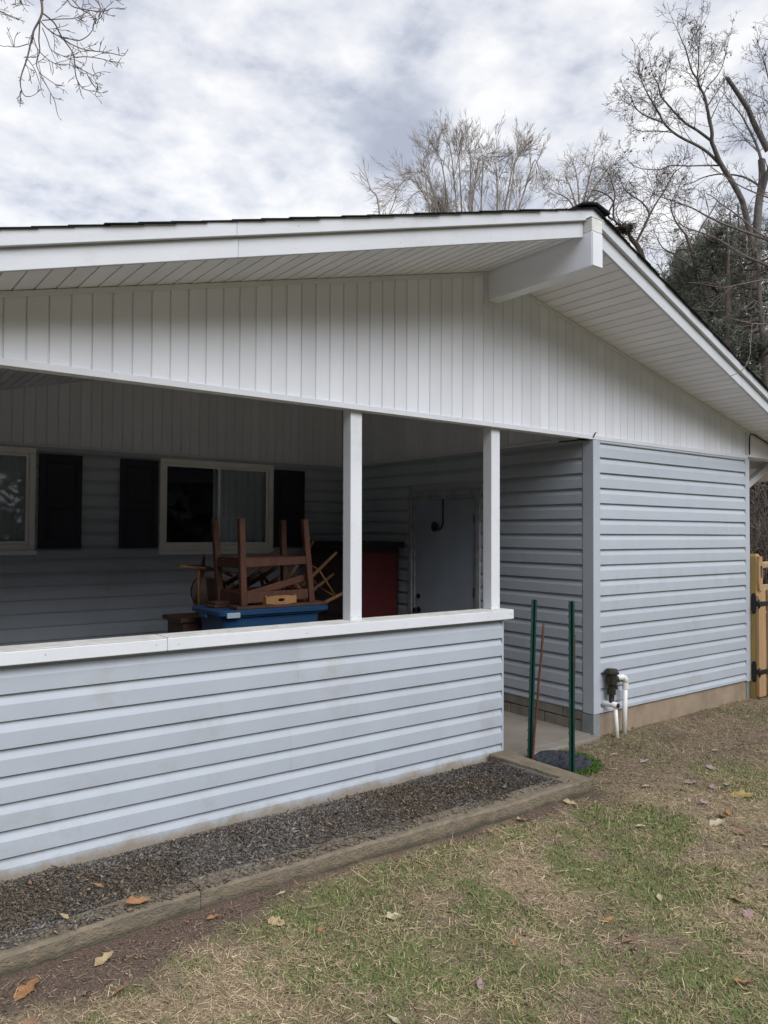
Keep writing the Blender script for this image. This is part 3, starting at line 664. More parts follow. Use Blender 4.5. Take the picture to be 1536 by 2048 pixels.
def scatter(name, P, size, elong, flat, cols, mat, rng, tilt=0.5):
    """many small chips: squashed random octahedra-like slabs (6 verts, 8 tris)"""
    n = len(P); yaw_ = rng.uniform(0, 2*np.pi, n); tx = rng.normal(0, tilt, n); ty = rng.normal(0, tilt, n)
    base = np.array([[1, 0, 0], [0, 1, 0], [-1, 0, 0], [0, -1, 0], [0, 0, 1], [0, 0, -1]], float)
    B = np.repeat(base[None], n, 0) + rng.normal(0, 0.22, (n, 6, 3))
    B = B*np.stack([size*elong, size, size*flat], -1)[:, None, :]
    cy, sy = np.cos(yaw_), np.sin(yaw_); x = B[..., 0]*cy[:, None]-B[..., 1]*sy[:, None]; y = B[..., 0]*sy[:, None]+B[..., 1]*cy[:, None]; z = B[..., 2]
    z = z + x*np.tan(np.clip(tx, -1, 1))[:, None]*0.6 + y*np.tan(np.clip(ty, -1, 1))[:, None]*0.6
    V = np.stack([x, y, z], -1) + P[:, None, :]
    F = np.array([[0, 1, 4], [1, 2, 4], [2, 3, 4], [3, 0, 4], [1, 0, 5], [2, 1, 5], [3, 2, 5], [0, 3, 5]])
    Fq = (F[None] + (np.arange(n)*6)[:, None, None]).reshape(-1, 3)
    return np_mesh(name, V.reshape(-1, 3), Fq, mat, col=np.repeat(cols, 6, 0))
rng = np.random.default_rng(3)
n = 74000
x = rng.uniform(-5.0, -1.19, n); v = rng.uniform(0, 1, n)**0.95
bowx = np.array([bow(a) for a in x]); y = TY1-0.03+bowx + (0.005-(TY1-0.03))*v + rng.normal(0, 0.012, n)
spill = rng.random(n) < 0.045; y = np.where(spill, TY1-rng.uniform(0, 0.10, n), y)
keep = ~((x > -1.27) & (y > -0.75)); x, y, spill = x[keep], y[keep], spill[keep]; n = len(x)
z = np.where(spill, 0.046, soil_z(x, y)+rng.uniform(0.0, 0.014, n)+0.014*np.array([mnoise.noise((a*3, b*3, 3)) for a, b in zip(x, y)]))
grey = rng.uniform(0.04, 0.29, n)
browny = (fbm(x, y, 2.3, 90)-0.45 + rng.normal(0, 0.12, n)) > 0.05
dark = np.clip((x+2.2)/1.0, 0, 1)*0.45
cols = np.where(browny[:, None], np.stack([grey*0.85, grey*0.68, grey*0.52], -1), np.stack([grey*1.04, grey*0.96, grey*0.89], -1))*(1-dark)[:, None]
sizes = np.where(rng.random(n) < 0.018, rng.uniform(0.006, 0.012, n), rng.uniform(0.0020, 0.0048, n))
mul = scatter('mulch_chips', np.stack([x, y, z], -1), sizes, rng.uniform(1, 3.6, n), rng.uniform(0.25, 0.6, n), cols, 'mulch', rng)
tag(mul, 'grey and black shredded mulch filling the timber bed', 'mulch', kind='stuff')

# ---------------------------------------------------------------- things on the porch
# blue storage tote on a low dark table
lt = thing('low_table', 'dark low wooden table behind the porch wall, under the blue tote', 'table', (-2.42, 1.24, -0.012))
box('table_top', -2.92, -1.9, 0.97, 1.52, 0.60, 0.635, 'wood_dark', lt, 0.005)
for a in (-2.88, -1.99):
    for b in (1.0, 1.44): box('leg', a, a+0.05, b, b+0.05, -0.012, 0.5995, 'wood_dark', lt, 0.004)
tt = thing('storage_tote', 'blue plastic storage tote with its lid on, carrying an upturned table', 'storage tote', (-2.40, 1.22, 0.636))
def tote():
    def ring(x0, x1, y0, y1, z, r=0.05):
        pts = []
        for cx, cy, a0 in ((x1-r, y1-r, 0), (x0+r, y1-r, 90), (x0+r, y0+r, 180), (x1-r, y0+r, 270)):
            for k in range(5): a = R(a0+22.5*k); pts.append((cx+r*math.cos(a), cy+r*math.sin(a), z))
        return pts
    def stack(name, rings):
        V = [p for r in rings for p in r]; k = 20; Fs = [tuple(range(k))[::-1]]
        for i in range(len(rings)-1):
            for j in range(k): Fs.append((i*k+j, i*k+(j+1) % k, (i+1)*k+(j+1) % k, (i+1)*k+j))
        Fs.append(tuple(range((len(rings)-1)*k, len(rings)*k))); return mesh(name, V, Fs, 'tote_blue', tt)
    stack('tub', [ring(-2.76, -2.04, 1.02, 1.40, 0.637), ring(-2.80, -2.0, 0.985, 1.435, 1.015), ring(-2.825, -1.975, 0.965, 1.455, 1.017), ring(-2.825, -1.975, 0.965, 1.455, 1.032)])
    stack('lid', [ring(-2.845, -1.945, 0.945, 1.475, 1.033), ring(-2.848, -1.942, 0.942, 1.478, 1.062), ring(-2.83, -1.96, 0.96, 1.46, 1.070), ring(-2.78, -2.01, 1.01, 1.41, 1.068)])
    for xx in (-2.862, -1.94): box('handle', xx, xx+0.012, 1.15, 1.27, 1.005, 1.03, 'tote_blue', tt, 0.003)
    box('latch', -2.80, -2.70, 0.930, 0.9415, 1.018, 1.055, 'door_paint', tt, 0.003)
tote()
# upside-down wooden table on the tote
ut = thing('wooden_table', 'small reddish wooden table turned upside down on the blue tote, legs in the air', 'table', (-2.4, 1.2, 1.071))
for i in range(4): box('top_board', -2.715 if i < 1 else -2.50, -1.955, 0.955+i*0.135, 0.955+i*0.135+0.131, 1.072, 1.092, 'wood_red', ut, 0.003)
legs = [((-2.645, 1.0), (-2.675, 0.99)), ((-2.07, 1.02), (-2.135, 1.02)), ((-2.62, 1.44), (-2.66, 1.47)), ((-2.06, 1.44), (-2.07, 1.47))]
for (bx_, by_), (tx_, ty_) in legs: bar('leg', (bx_, by_, 1.093), (tx_, ty_, 1.718), 0.046, 0.046, 'wood_red', ut, 0.004, (0, 1, 0))
bar('apron', (-2.62, 1.0, 1.145), (-2.10, 1.02, 1.155), 0.022, 0.075, 'wood_red', ut); bar('apron', (-2.60, 1.44, 1.145), (-2.09, 1.44, 1.155), 0.022, 0.075, 'wood_red', ut)
bar('apron', (-2.645, 1.03, 1.145), (-2.62, 1.41, 1.145), 0.022, 0.075, 'wood_red', ut); bar('apron', (-2.07, 1.05, 1.145), (-2.06, 1.41, 1.145), 0.022, 0.075, 'wood_red', ut)
bar('stretcher', (-2.635, 1.0, 1.395), (-2.105, 1.02, 1.410), 0.025, 0.06, 'wood_red', ut); bar('stretcher', (-2.66, 1.02, 1.395), (-2.64, 1.45, 1.38), 0.025, 0.06, 'wood_red', ut)
bar('stretcher', (-2.11, 1.05, 1.40), (-2.07, 1.44, 1.39), 0.025, 0.06, 'wood_red', ut); bar('shelf_board', (-2.65, 1.24, 1.425), (-2.09, 1.24, 1.425), 0.36, 0.018, 'wood_red', ut)
bar('brace', (-2.62, 1.06, 1.155), (-2.10, 1.06, 1.275), 0.02, 0.05, 'wood_red', ut)
sc_ = thing('wooden_box', 'small pale pine box with an oval hand hole, beside the upturned table legs', 'box', (-2.36, 0.985, 1.092))
def hand_box():
    x0, x1, y0, z0, z1 = -2.485, -2.235, 0.955, 1.0935, 1.158; cx, cz = (x0+x1)/2, (z0+z1)/2; k = 16
    out = []; inn = []
    for i in range(k):
        a = 2*math.pi*(i+0.5)/k; c, s = math.cos(a), math.sin(a); m_ = max(abs(c)/((x1-x0)/2), abs(s)/((z1-z0)/2)); out.append((cx+c/m_, y0, cz+s/m_)); inn.append((cx+0.028*c, y0, cz+0.012*s))
    V = out+inn+[(a, y0+0.012, b) for a, _, b in out]+[(a, y0+0.012, b) for a, _, b in inn]
    Fs = []
    for i in range(k):
        j = (i+1) % k; Fs += [(i, j, k+j, k+i), (2*k+j, 2*k+i, 3*k+i, 3*k+j), (k+i, k+j, 3*k+j, 3*k+i), (j, i, 2*k+i, 2*k+j)]
    mesh('front', V, Fs, 'crate_pine', sc_)
    box('side', x0, x0+0.012, y0+0.0125, y0+0.10, z0, z1, 'crate_pine', sc_); box('side', x1-0.012, x1, y0+0.0125, y0+0.10, z0, z1, 'crate_pine', sc_)
    box('back', x0+0.0125, x1-0.0125, y0+0.088, y0+0.10, z0, z1, 'crate_pine', sc_); box('bottom', x0+0.0125, x1-0.0125, y0+0.0125, y0+0.0875, z0, z0+0.01, 'crate_pine', sc_)
hand_box()
# dark nightstand left of the tote
ns = thing('nightstand', 'dark brown wooden nightstand with an overhanging top left of the blue tote', 'nightstand', (-2.72, 1.68, -0.012))
box('body', -2.86, -2.45, 1.56, 1.88, 0.05, 0.93, 'wood_dark', ns, 0.004); box('top', -2.89, -2.42, 1.54, 1.92, 0.9305, 0.965, 'wood_dark', ns, 0.006)
for zz in (0.12, 0.52): box('drawer', -2.84, -2.47, 1.548, 1.5595, zz, zz+0.36, 'wood_dark', ns, 0.003)
box('plinth', -2.85, -2.46, 1.57, 1.87, -0.012, 0.0495, 'wood_dark', ns)
# spindle chairs turned upside down behind the table
def chair(name, label, cx, cy, cz, rot, mat):
    """upside-down spindle chair: seat centre at (cx,cy,cz), legs splayed upwards"""
    t_ = thing(name, label, 'chair', (cx, cy, cz-0.02))
    def w(p): v = rot @ Vector(p); return (cx+v.x, cy+v.y, cz+v.z)
    k = 18; V = []
    for zz, s in ((-0.018, 0.94), (0, 1), (0.018, 0.96)):
        for i in range(k): a = 2*math.pi*i/k; V.append(w((0.20*s*math.cos(a), 0.19*s*math.sin(a), zz)))
    Fs = [tuple(range(k))[::-1], tuple(range(2*k, 3*k))] + [(r_*k+i, r_*k+(i+1) % k, (r_+1)*k+(i+1) % k, (r_+1)*k+i) for r_ in range(2) for i in range(k)]
    mesh('seat', V, Fs, mat, t_)
    tips = []
    for sx in (-1, 1):
        for sy in (-1, 1):
            a, b = (0.13*sx, 0.12*sy, 0.015), (0.21*sx, 0.20*sy, 0.44); tips.append((a, b))
            pts = [w([a[i]+(b[i]-a[i])*q for i in range(3)]) for q in (0, .25, .5, .75, 1)]; tube('leg', pts, [0.014, 0.018, 0.017, 0.014, 0.011], mat, t_, 8)
    mid = [[a[i]+(b[i]-a[i])*0.5 for i in range(3)] for a, b in tips]
    for i, j in ((0, 1), (2, 3), (0, 2), (1, 3)): tube('stretcher', [w(mid[i]), w(mid[j])], 0.009, mat, t_, 6)
    for sx in (-0.15, -0.075, 0, 0.075, 0.15): tube('spindle', [w((sx*0.9, 0.17, -0.015)), w((sx*1.15, 0.26, -0.40))], 0.008, mat, t_, 6)
    tube('crest_rail', [w((-0.21, 0.25, -0.40)), w((-0.1, 0.275, -0.41)), w((0, 0.28, -0.41)), w((0.1, 0.275, -0.41)), w((0.21, 0.25, -0.40))], 0.017, mat, t_, 8)
    return t_
from mathutils import Euler
chair('spindle_chair', 'golden wooden spindle chair lying tipped over beside the upturned table', -1.62, 1.95, 1.06, Euler((R(20), R(48), R(15))).to_matrix(), 'wood_gold')
chair('spindle_chair', 'darker spindle chair upturned behind the small table, its round seat showing', -2.35, 2.15, 1.10, Euler((R(78), R(12), R(-15))).to_matrix(), 'wood_dark')
stand = thing('storage_bench', 'dark storage bench against which the spindle chairs are piled', 'bench', (-1.9, 2.1, -0.012))
box('bench_top', -2.65, -1.15, 1.93, 2.45, 0.62, 0.66, 'wood_dark', stand, 0.004); box('bench_body', -2.6, -1.2, 1.96, 2.42, -0.012, 0.6195, 'wood_dark', stand)
st2 = thing('wooden_stick', 'thin wooden pole leaning upright left of the upturned table', 'pole', (-2.54, 1.9, 0.976))
tube('pole', [(-2.66, 1.75, 0.975), (-2.655, 1.77, 1.33)], 0.011, 'wood_gold', st2, 8); tube('crosspiece', [(-2.83, 1.73, 1.35), (-2.6, 1.76, 1.325)], 0.013, 'wood_gold', st2, 8)
sb = thing('wooden_stool', 'small reddish wooden stool lying on its side between the table legs', 'stool', (-2.35, 1.72, 0.98))
for i, (a, b) in enumerate([((-2.42, 1.66, 1.02), (-1.98, 1.58, 1.27)), ((-2.46, 1.78, 1.08), (-2.02, 1.74, 1.36)), ((-2.44, 1.72, 1.20), (-2.0, 1.68, 1.46)), ((-2.40, 1.62, 1.14), (-1.95, 1.60, 1.38))]): bar('leg', a, b, 0.032, 0.032, 'wood_red', sb, 0.003)
bar('rung', (-2.25, 1.63, 1.11), (-2.26, 1.77, 1.19), 0.022, 0.022, 'wood_red', sb, 0.002); bar('rung', (-2.12, 1.60, 1.20), (-2.13, 1.74, 1.29), 0.022, 0.022, 'wood_red', sb, 0.002); bar('rung', (-2.18, 1.62, 1.26), (-2.17, 1.60, 1.17), 0.022, 0.022, 'wood_red', sb, 0.002)
hexa('seat', [(-2.52, 1.60, 0.98), (-2.47, 1.58, 0.965), (-2.47, 1.84, 0.965), (-2.52, 1.86, 0.98), (-2.56, 1.60, 1.25), (-2.51, 1.58, 1.235), (-2.51, 1.84, 1.235), (-2.56, 1.86, 1.25)], 'wood_red', sb, 0.008)
for i, (x0, x1, z0, lab) in enumerate([(-2.80, -2.52, 1.0715, 'dark short board lying lowest on the left end of the blue lid'), (-2.78, -2.54, 1.0925, 'dark short board lying on top of another on the left end of the blue lid')]):
    o = bar('short_board', (x0, 1.22+0.02*i, z0+0.010), (x1, 1.30-0.02*i, z0+0.010), 0.11, 0.02, 'wood_dark', None, 0.003); tag(o, lab, 'board')
# maroon cabinet in the porch corner
cb = thing('cabinet', 'tall maroon cabinet with a dark overhanging top in the porch corner beside the door', 'cabinet', (-0.35, 2.95, -0.012))
box('carcass', -0.625, -0.085, 2.47, 3.45, 0.06, 1.46, 'dark_top', cb, 0.004)
box('front_panel', -0.59, -0.115, 2.460, 2.4695, 0.10, 1.41, 'maroon', cb, 0.003)
for zz in (0.10, 0.76): box('side_panel', -0.634, -0.6255, 2.52, 3.40, zz, zz+0.62, 'wood_dark', cb, 0.003)
box('cornice', -0.66, -0.04, 2.42, 3.48, 1.4605, 1.525, 'dark_top', cb, 0.012); box('plinth', -0.60, -0.10, 2.50, 3.43, -0.012, 0.0595, 'dark_top', cb)

# ---------------------------------------------------------------- stakes, rods, stone, pipes
def stake(loc, top, label):
    t_ = thing('fence_stake', label, 'fence stake', loc, None); p0, p1 = Vector(loc)+Vector((0, 0, -0.12)), Vector(top)
    d = (p1-p0).normalized(); s = Vector((0.80, -0.60, 0)); s = (s-d*s.dot(d)).normalized(); f_ = d.cross(s).normalized()
    prof = [(-0.020, 0.012), (-0.010, 0.012), (-0.007, -0.010), (0.007, -0.010), (0.010, 0.012), (0.020, 0.012), (0.020, 0.016), (0.0075, 0.016), (0.005, -0.006), (-0.005, -0.006), (-0.0075, 0.016), (-0.020, 0.016)]
    V = [p + s*a + f_*(-b) for p in (p0, p1) for a, b in prof]; k = len(prof)
    o = mesh('shaft', V, [(i, (i+1) % k, k+(i+1) % k, k+i) for i in range(k)] + [tuple(range(k)), tuple(range(2*k-1, k-1, -1))], 'green_metal', t_)
    bm = bmesh.new(); bm.from_mesh(o.data); bmesh.ops.recalc_face_normals(bm, faces=bm.faces); bm.to_mesh(o.data); bm.free()
    L = (p1-p0).length; q = 0.2
    while q < L-0.03:
        c = p0+d*q; a = c - s*0.021 + f_*0.0; mesh('stud', [c+s*(-0.0215)+f_*(-0.014)+d*w_*0.006+s*(-0.004)*h_ for w_ in (-1, 1) for h_ in (0, 1)] + [c+s*(-0.0195)+f_*(-0.002)+d*w_*0.006 for w_ in (-1, 1)], [(0, 1, 3, 2), (0, 2, 5, 4), (1, 4, 5, 3)], 'green_metal', t_); q += 0.072
    return t_
s1 = on(1058, 1522, 2, GZ); s1t = on(1068, 1199, 1, s1.y); s2 = on(1143, 1553, 2, GZ+0.01); s2t = on(1142, 1202, 1, s2.y)
stake(s1, s1t, 'green steel fence stake at the concrete slab by the low wall end')
stake(s2, s2t, 'green steel fence stake at the outer corner of the timber bed, near a rod')
def rod(b, t_, label):
    o = thing('rusty_rod', label, 'metal rod', b); n_ = 14; b = Vector(b)-Vector((0, 0, 0.05)); t_ = Vector(t_)
    tube('bar', [b.lerp(t_, i/n_) + Vector((0.003*math.sin(i*1.3), 0, 0)) for i in range(n_+1)], 0.0085, 'rust', o, 8)
    for i in range(40):
        c = b.lerp(t_, (i+0.5)/40); d = (t_-b).normalized(); tube('rib', [c-d*0.0025, c+d*0.0025], 0.0098, 'rust', o, 8)
r1 = on(1063, 1524, 2, GZ); rod(r1, on(1088, 1246, 1, r1.y-0.02), 'rusty reinforcing rod leaning between the two green stakes')
r2 = s2 + Vector((0.035, 0.02, 0)); rod(r2, on(1149, 1268, 1, r2.y), 'rusty reinforcing rod standing close against a green stake')
# round stepping stone with a slate-like relief
mc = on(1121, 1527, 2, GZ); k = 40; rr = 0.215; V = []; Fs = []
for i in range(9):
    q = (i+0.05)/8.05
    for j in range(k):
        a = 2*math.pi*j/k; rad = rr*q*(1+0.015*math.sin(5*a)); x_, y_ = rad*math.cos(a), rad*math.sin(a)
        cell = abs(mnoise.noise((x_*22, y_*22, 0.7))); z_ = 0.022 + 0.022*min(1, cell*3.5) - (0.012 if i == 8 else 0)
        V.append((mc.x+x_, mc.y+y_, GZ+z_))
for j in range(k): a = 2*math.pi*j/k; V.append((mc.x+rr*1.01*math.cos(a), mc.y+rr*1.01*math.sin(a), GZ-0.03))
for i in range(9):
    for j in range(k): Fs.append((i*k+j, (i+1)*k+j, (i+1)*k+(j+1) % k, i*k+(j+1) % k))
ss_ = mesh('stepping_stone', V, Fs, 'rubber', None); tag(ss_, 'round dark rubber stepping stone in the grass by the slab', 'stepping stone')
# backflow valve and white pipes
bf = thing('backflow_valve', 'dark brass backflow valve on white plastic pipes against the grey siding', 'pipe valve', (0.24, -0.065, GZ))
PY = -0.065
def pp(px, py, y=PY): return on(px, py, 1, y)
pa, pb = pp(1248.5, 1470, PY-0.01), pp(1250.5, 1362, PY-0.01)
tube('pipe', [pa-Vector((0, 0, .05)), pb], 0.0205, 'pvc', bf, 14)
lathe('coupling', (pb.x, pb.y, pb.z-0.035), [(0.0255, -0.028), (0.0265, -0.026), (0.0265, 0.02), (0.0255, 0.022)], 'pvc', bf, 16)
vt = pp(1223, 1358); vb = Vector((vt.x, PY, 0))
tube('elbow', [pb+Vector((0, 0, -0.02)), pb+Vector((0.0, 0, 0.012)), pb+Vector((-0.012, 0, 0.028)), pb+Vector((-0.03, 0.0, 0.034)), (vt.x+0.05, PY, pb.z+0.033)], 0.0255, 'pvc', bf, 14)
vz = pb.z+0.03
lathe('valve_body', (vt.x, PY, vz), [(0.022, -0.125), (0.036, -0.12), (0.036, -0.075), (0.026, -0.07), (0.030, -0.05), (0.046, -0.035), (0.048, 0.03), (0.044, 0.045)], 'brass_dark', bf, 8)
lathe('valve_cap', (vt.x, PY, vz+0.045), [(0.058, 0), (0.060, 0.006), (0.060, 0.02), (0.050, 0.026), (0.046, 0.040), (0.02, 0.044)], 'brass_dark', bf, 14)
lathe('outlet', (vt.x+0.03, PY, vz), [(0.030, 0), (0.034, 0.01), (0.034, 0.03), (0.025, 0.04)], 'brass_dark', bf, 8, 'x')
box('lever', vt.x+0.035, vt.x+0.095, PY-0.043, PY-0.036, vz-0.020, vz-0.008, 'brass_dark', bf, 0.002)
lathe('test_cock', (vt.x+0.045, PY-0.01, vz-0.062), [(0.008, -0.022), (0.014, -0.018), (0.014, 0.01), (0.009, 0.016)], 'brass_dark', bf, 10)
tube('cock_arm', [(vt.x+0.02, PY, vz-0.055), (vt.x+0.05, PY-0.012, vz-0.055), (vt.x+0.062, PY-0.014, vz-0.085)], 0.006, 'brass_dark', bf, 6)
tee = pp(1219, 1409); zt_ = tee.z
lathe('ribbed_nipple', (vt.x, PY, vz-0.125), [(0.021, -0.075), (0.0235, -0.07), (0.021, -0.064), (0.0235, -0.058), (0.021, -0.052), (0.0235, -0.046), (0.021, -0.040), (0.0235, -0.034), (0.021, -0.028), (0.0235, -0.01), (0.021, 0)], 'fitting_black', bf, 14)
tube('tee', [(vt.x, PY, vz-0.195), (vt.x, PY, zt_)], 0.0265, 'pvc', bf, 14)
pc, pd = pp(1233, 1416, PY-0.05), pp(1235, 1472, PY-0.05)
tube('tee_arm', [(vt.x-0.035, 0.006, zt_+0.002), (vt.x, PY, zt_), Vector((pc.x, pc.y-0.012, zt_-0.002))], 0.0245, 'pvc', bf, 14)
lathe('plug', (pc.x, pc.y-0.013, zt_-0.002), [(0.019, 0), (0.021, -0.004), (0.014, -0.006)], 'fitting_black', bf, 14, 'y')
tube('pipe', [Vector((pc.x, pc.y+0.01, zt_-0.012)), Vector((pd.x, pd.y, GZ-0.05))], 0.0165, 'pvc', bf, 14)

# ---------------------------------------------------------------- gate post, gate, far rail fence
gp = thing('gate_post', 'yellowish pressure-treated wooden gate post against the house corner', 'post', (2.43, -0.06, GZ))
gx0 = 2.535; GYF = on(1513, 1250, 0, gx0).y; GYB = on(1497, 1250, 0, gx0).y; gx1 = on(1521.5, 1250, 1, GYF).x
box('shaft', gx0, gx1, GYF, GYB, GZ-0.1, 1.40, 'pt_wood', gp, 0.004)
hexa('bevelled_top', [(gx0+.001, GYF+.001, 1.4005), (gx1-.001, GYF+.001, 1.4005), (gx1-.001, GYB-.001, 1.4005), (gx0+.001, GYB-.001, 1.4005), (gx0+0.014, GYF+0.014, 1.425), (gx1-0.014, GYF+0.014, 1.425), (gx1-0.014, GYB-0.014, 1.425), (gx0+0.014, GYB-0.014, 1.425)], 'pt_wood', gp)
gt = thing('garden_gate', 'cedar board gate hung on black strap hinges from the wooden post', 'gate', (3.1, -0.08, GZ))
def slot_board():
    x0, x1, y0, z0, z1 = gx0+0.004, gx1-0.004, GYF-0.028, 1.065, 1.40; cx, cz = (x0+x1)/2+0.01, 1.24; k = 20; out = []; inn = []
    for i in range(k):
        a = 2*math.pi*(i+0.5)/k; c, s = math.cos(a), math.sin(a); m_ = max(abs(c)/((x1-x0)/2), abs(s)/((z1-z0)/2)); out.append(((x0+x1)/2+c/m_, y0, (z0+z1)/2+s/m_)); inn.append((cx+0.020*c, y0, cz+0.022*s+(0.045 if s > 0 else -0.045)))
    V = out+inn+[(a, y0+0.027, b) for a, _, b in out]+[(a, y0+0.027, b) for a, _, b in inn]; Fs = []
    for i in range(k):
        j = (i+1) % k; Fs += [(i, j, k+j, k+i), (2*k+j, 2*k+i, 3*k+i, 3*k+j), (k+i, k+j, 3*k+j, 3*k+i), (j, i, 2*k+i, 2*k+j)]
    mesh('latch_board', V, Fs, 'cedar', gp)
    box('slot_back', cx-0.026, cx+0.026, GYF-0.0008, GYF-0.0003, cz-0.07, cz+0.07, 'dark_top', gp)
slot_board()
gsx0 = gx0-0.006; gsx1 = on(1532, 1250, 1, GYF-0.03).x
hexa('stile', [(gsx0, GYF-0.030, GZ+0.03), (gsx1, GYF-0.030, GZ+0.03), (gsx1, GYF-0.001, GZ+0.03), (gsx0, GYF-0.001, GZ+0.03), (gsx0, GYF-0.030, 1.005), (gsx1, GYF-0.030, 1.06), (gsx1, GYF-0.001, 1.06), (gsx0, GYF-0.001, 1.005)], 'cedar', gt, 0.003)
for i in range(5): box('picket', gsx1+0.05+i*0.17, gsx1+0.05+i*0.17+0.13, GYF-0.030, GYF-0.008, GZ+0.04, 1.06+0.03*math.sin(i), 'cedar', gt, 0.003)
for zz in (0.16, 0.84): box('gate_rail', gx1+0.01, gsx1+0.9, GYF-0.0005, GYF+0.035, zz, zz+0.085, 'cedar', gt, 0.003)
for zz in (on(1508, 1207, 0, gx0).z, on(1508, 1343, 0, gx0).z):
    hg = box('hinge', gx0-0.006, gx0-0.0005, GYF+0.004, GYF+0.05, zz-0.075, zz+0.075, 'black_metal', gt, 0.002)
    for s_i in (-1, 1): lathe('finial', (gx0-0.0005, GYF+0.027, zz+s_i*0.086), [(0.020, 0), (0.020, -0.004), (0.012, -0.006)], 'black_metal', hg, 10, 'x')
    tube('knuckle', [(gsx0-0.004, GYF-0.034, zz-0.045), (gsx0-0.004, GYF-0.034, zz+0.045)], 0.009, 'black_metal', hg, 10)
    hexa('wing', [(gx0-0.010, GYF-0.036, zz-0.02), (gx0-0.0065, GYF-0.036, zz-0.02), (gx0-0.0065, GYF+0.006, zz-0.03), (gx0-0.010, GYF+0.006, zz-0.03), (gx0-0.010, GYF-0.036, zz+0.02), (gx0-0.0065, GYF-0.036, zz+0.02), (gx0-0.0065, GYF+0.006, zz+0.03), (gx0-0.010, GYF+0.006, zz+0.03)], 'black_metal', hg)
    xa, xm, xb = gsx0-0.004, gsx0+0.05, gsx1+0.25; ya, yb = GYF-0.038, GYF-0.0305
    hexa('strap', [(xa, ya, zz-0.026), (xb, ya, zz-0.012), (xb, yb, zz-0.012), (xa, yb, zz-0.026), (xa, ya, zz+0.026), (xb, ya, zz+0.012), (xb, yb, zz+0.012), (xa, yb, zz+0.026)], 'black_metal', hg, 0.002)
rf = thing('rail_fence', 'weathered split rail fence in front of the brush beyond the gate', 'fence', (7.5, 3.4, GZ))
fa, fb = at(1500, 1064, 11.5), at(1750, 1064, 13.0); fa.z = fb.z = 0
for i in range(3):
    q = fa.lerp(fb, i/2); bar('post', (q.x, q.y, GZ-0.1), (q.x, q.y, 1.25), 0.12, 0.10, 'rail_wood', rf, 0.01, (0, 1, 0))
for zz in (0.45, 0.80, 1.15):
    for i in range(2): a, b = fa.lerp(fb, i/2), fa.lerp(fb, (i+1)/2); bar('rail', (a.x, a.y-0.03*i, zz), (b.x, b.y-0.03*i, zz+0.02), 0.05, 0.10, 'rail_wood', rf, 0.012)

# ---------------------------------------------------------------- trees
def arr(v): return np.array(v, float)
def grow(out, p, d, L, r, lev, rng, P):
    """recursive bare branch; out[lev] collects (points, radii)"""
    n = max(3, int(4 + L*P.get('seg', 1.6))); pts = [p]; dirs = [d]; cur = p; dr = d
    for i in range(n):
        dr = dr + rng.normal(0, P['wig'], 3) + arr([0, 0, P['up']]); dr = dr/np.linalg.norm(dr); cur = cur + dr*(L/n); pts.append(cur); dirs.append(dr)
    rad = np.linspace(r, max(r*0.35, P['rmin']), n+1); out.append((pts, rad, lev))
    if lev >= P['levels']: return
    nc = rng.integers(P['kids'][0], P['kids'][1]+1)
    for c in range(nc):
        f_ = rng.uniform(0.22, 1.0); i = min(n, max(1, int(round(f_*n)))); branch_off(out, pts[i], dirs[i], L*rng.uniform(*P['ratio'])*(1.1-0.45*f_), max(P['rmin'], rad[i]*rng.uniform(0.40, 0.62)), lev+1, rng, P)
def branch_off(out, p, d, L, r, lev, rng, P):
    a = rng.normal(0, 1, 3); a -= d*a.dot(d); a /= np.linalg.norm(a)+1e-9; th = R(rng.uniform(*P['ang'])); nd = d*math.cos(th)+a*math.sin(th)
    grow(out, p, nd, L, r, lev, rng, P)
def smooth_path(P, sub=4):
    P = [arr(p) for p in P]; out = []
    for i in range(len(P)-1):
        p0, p1, p2, p3 = P[max(0, i-1)], P[i], P[i+1], P[min(len(P)-1, i+2)]
        for k in range(sub):
            t_ = k/sub; out.append(0.5*((2*p1)+(-p0+p2)*t_+(2*p0-5*p1+4*p2-p3)*t_*t_+(-p0+3*p1-3*p2+p3)*t_**3))
    out.append(P[-1]); return out
def limb(out, pts, r0, r1, rng, P, nkids, L, lev=1, fmin=0.15):
    """a guide limb with side branches"""
    S = smooth_path(pts); n = len(S); rad = np.linspace(r0, r1, n); out.append((S, rad, 0))
    for c in range(nkids):
        f_ = fmin+(1-fmin)*rng.random()**0.8; i = min(n-2, int(f_*(n-1))); d = S[i+1]-S[i]; d /= np.linalg.norm(d)
        branch_off(out, S[i], d, L*rng.uniform(0.5, 1.1)*(1.15-0.6*f_), max(P['rmin'], rad[i]*rng.uniform(0.28, 0.48)), lev, rng, P)
    d = S[-1]-S[-2]; d /= np.linalg.norm(d); grow(out, S[-1], d, L*0.6, r1, lev, rng, P)
def build_tree(name, label, paths, base, mat, group=None, cut=1, twig_k=3, cat='tree'):
    t_ = thing(name, label, cat, tuple(base), group)
    big = [(p, r) for p, r, l in paths if l < cut]; small = [(p, r) for p, r, l in paths if l >= cut]
    V, Fq = tube_data(big, 7); np_mesh('trunk', V, Fq, mat, t_, smooth=True)
    if small: V, Fq = tube_data(small, twig_k); np_mesh('crown', V, Fq, mat, t_)
    return t_
def pxs(L, d): return [arr(at(x_, y_, d if not isinstance(d, (list, tuple)) else d[0]+(d[1]-d[0])*i/(len(L)-1))) for i, (x_, y_) in enumerate(L)]

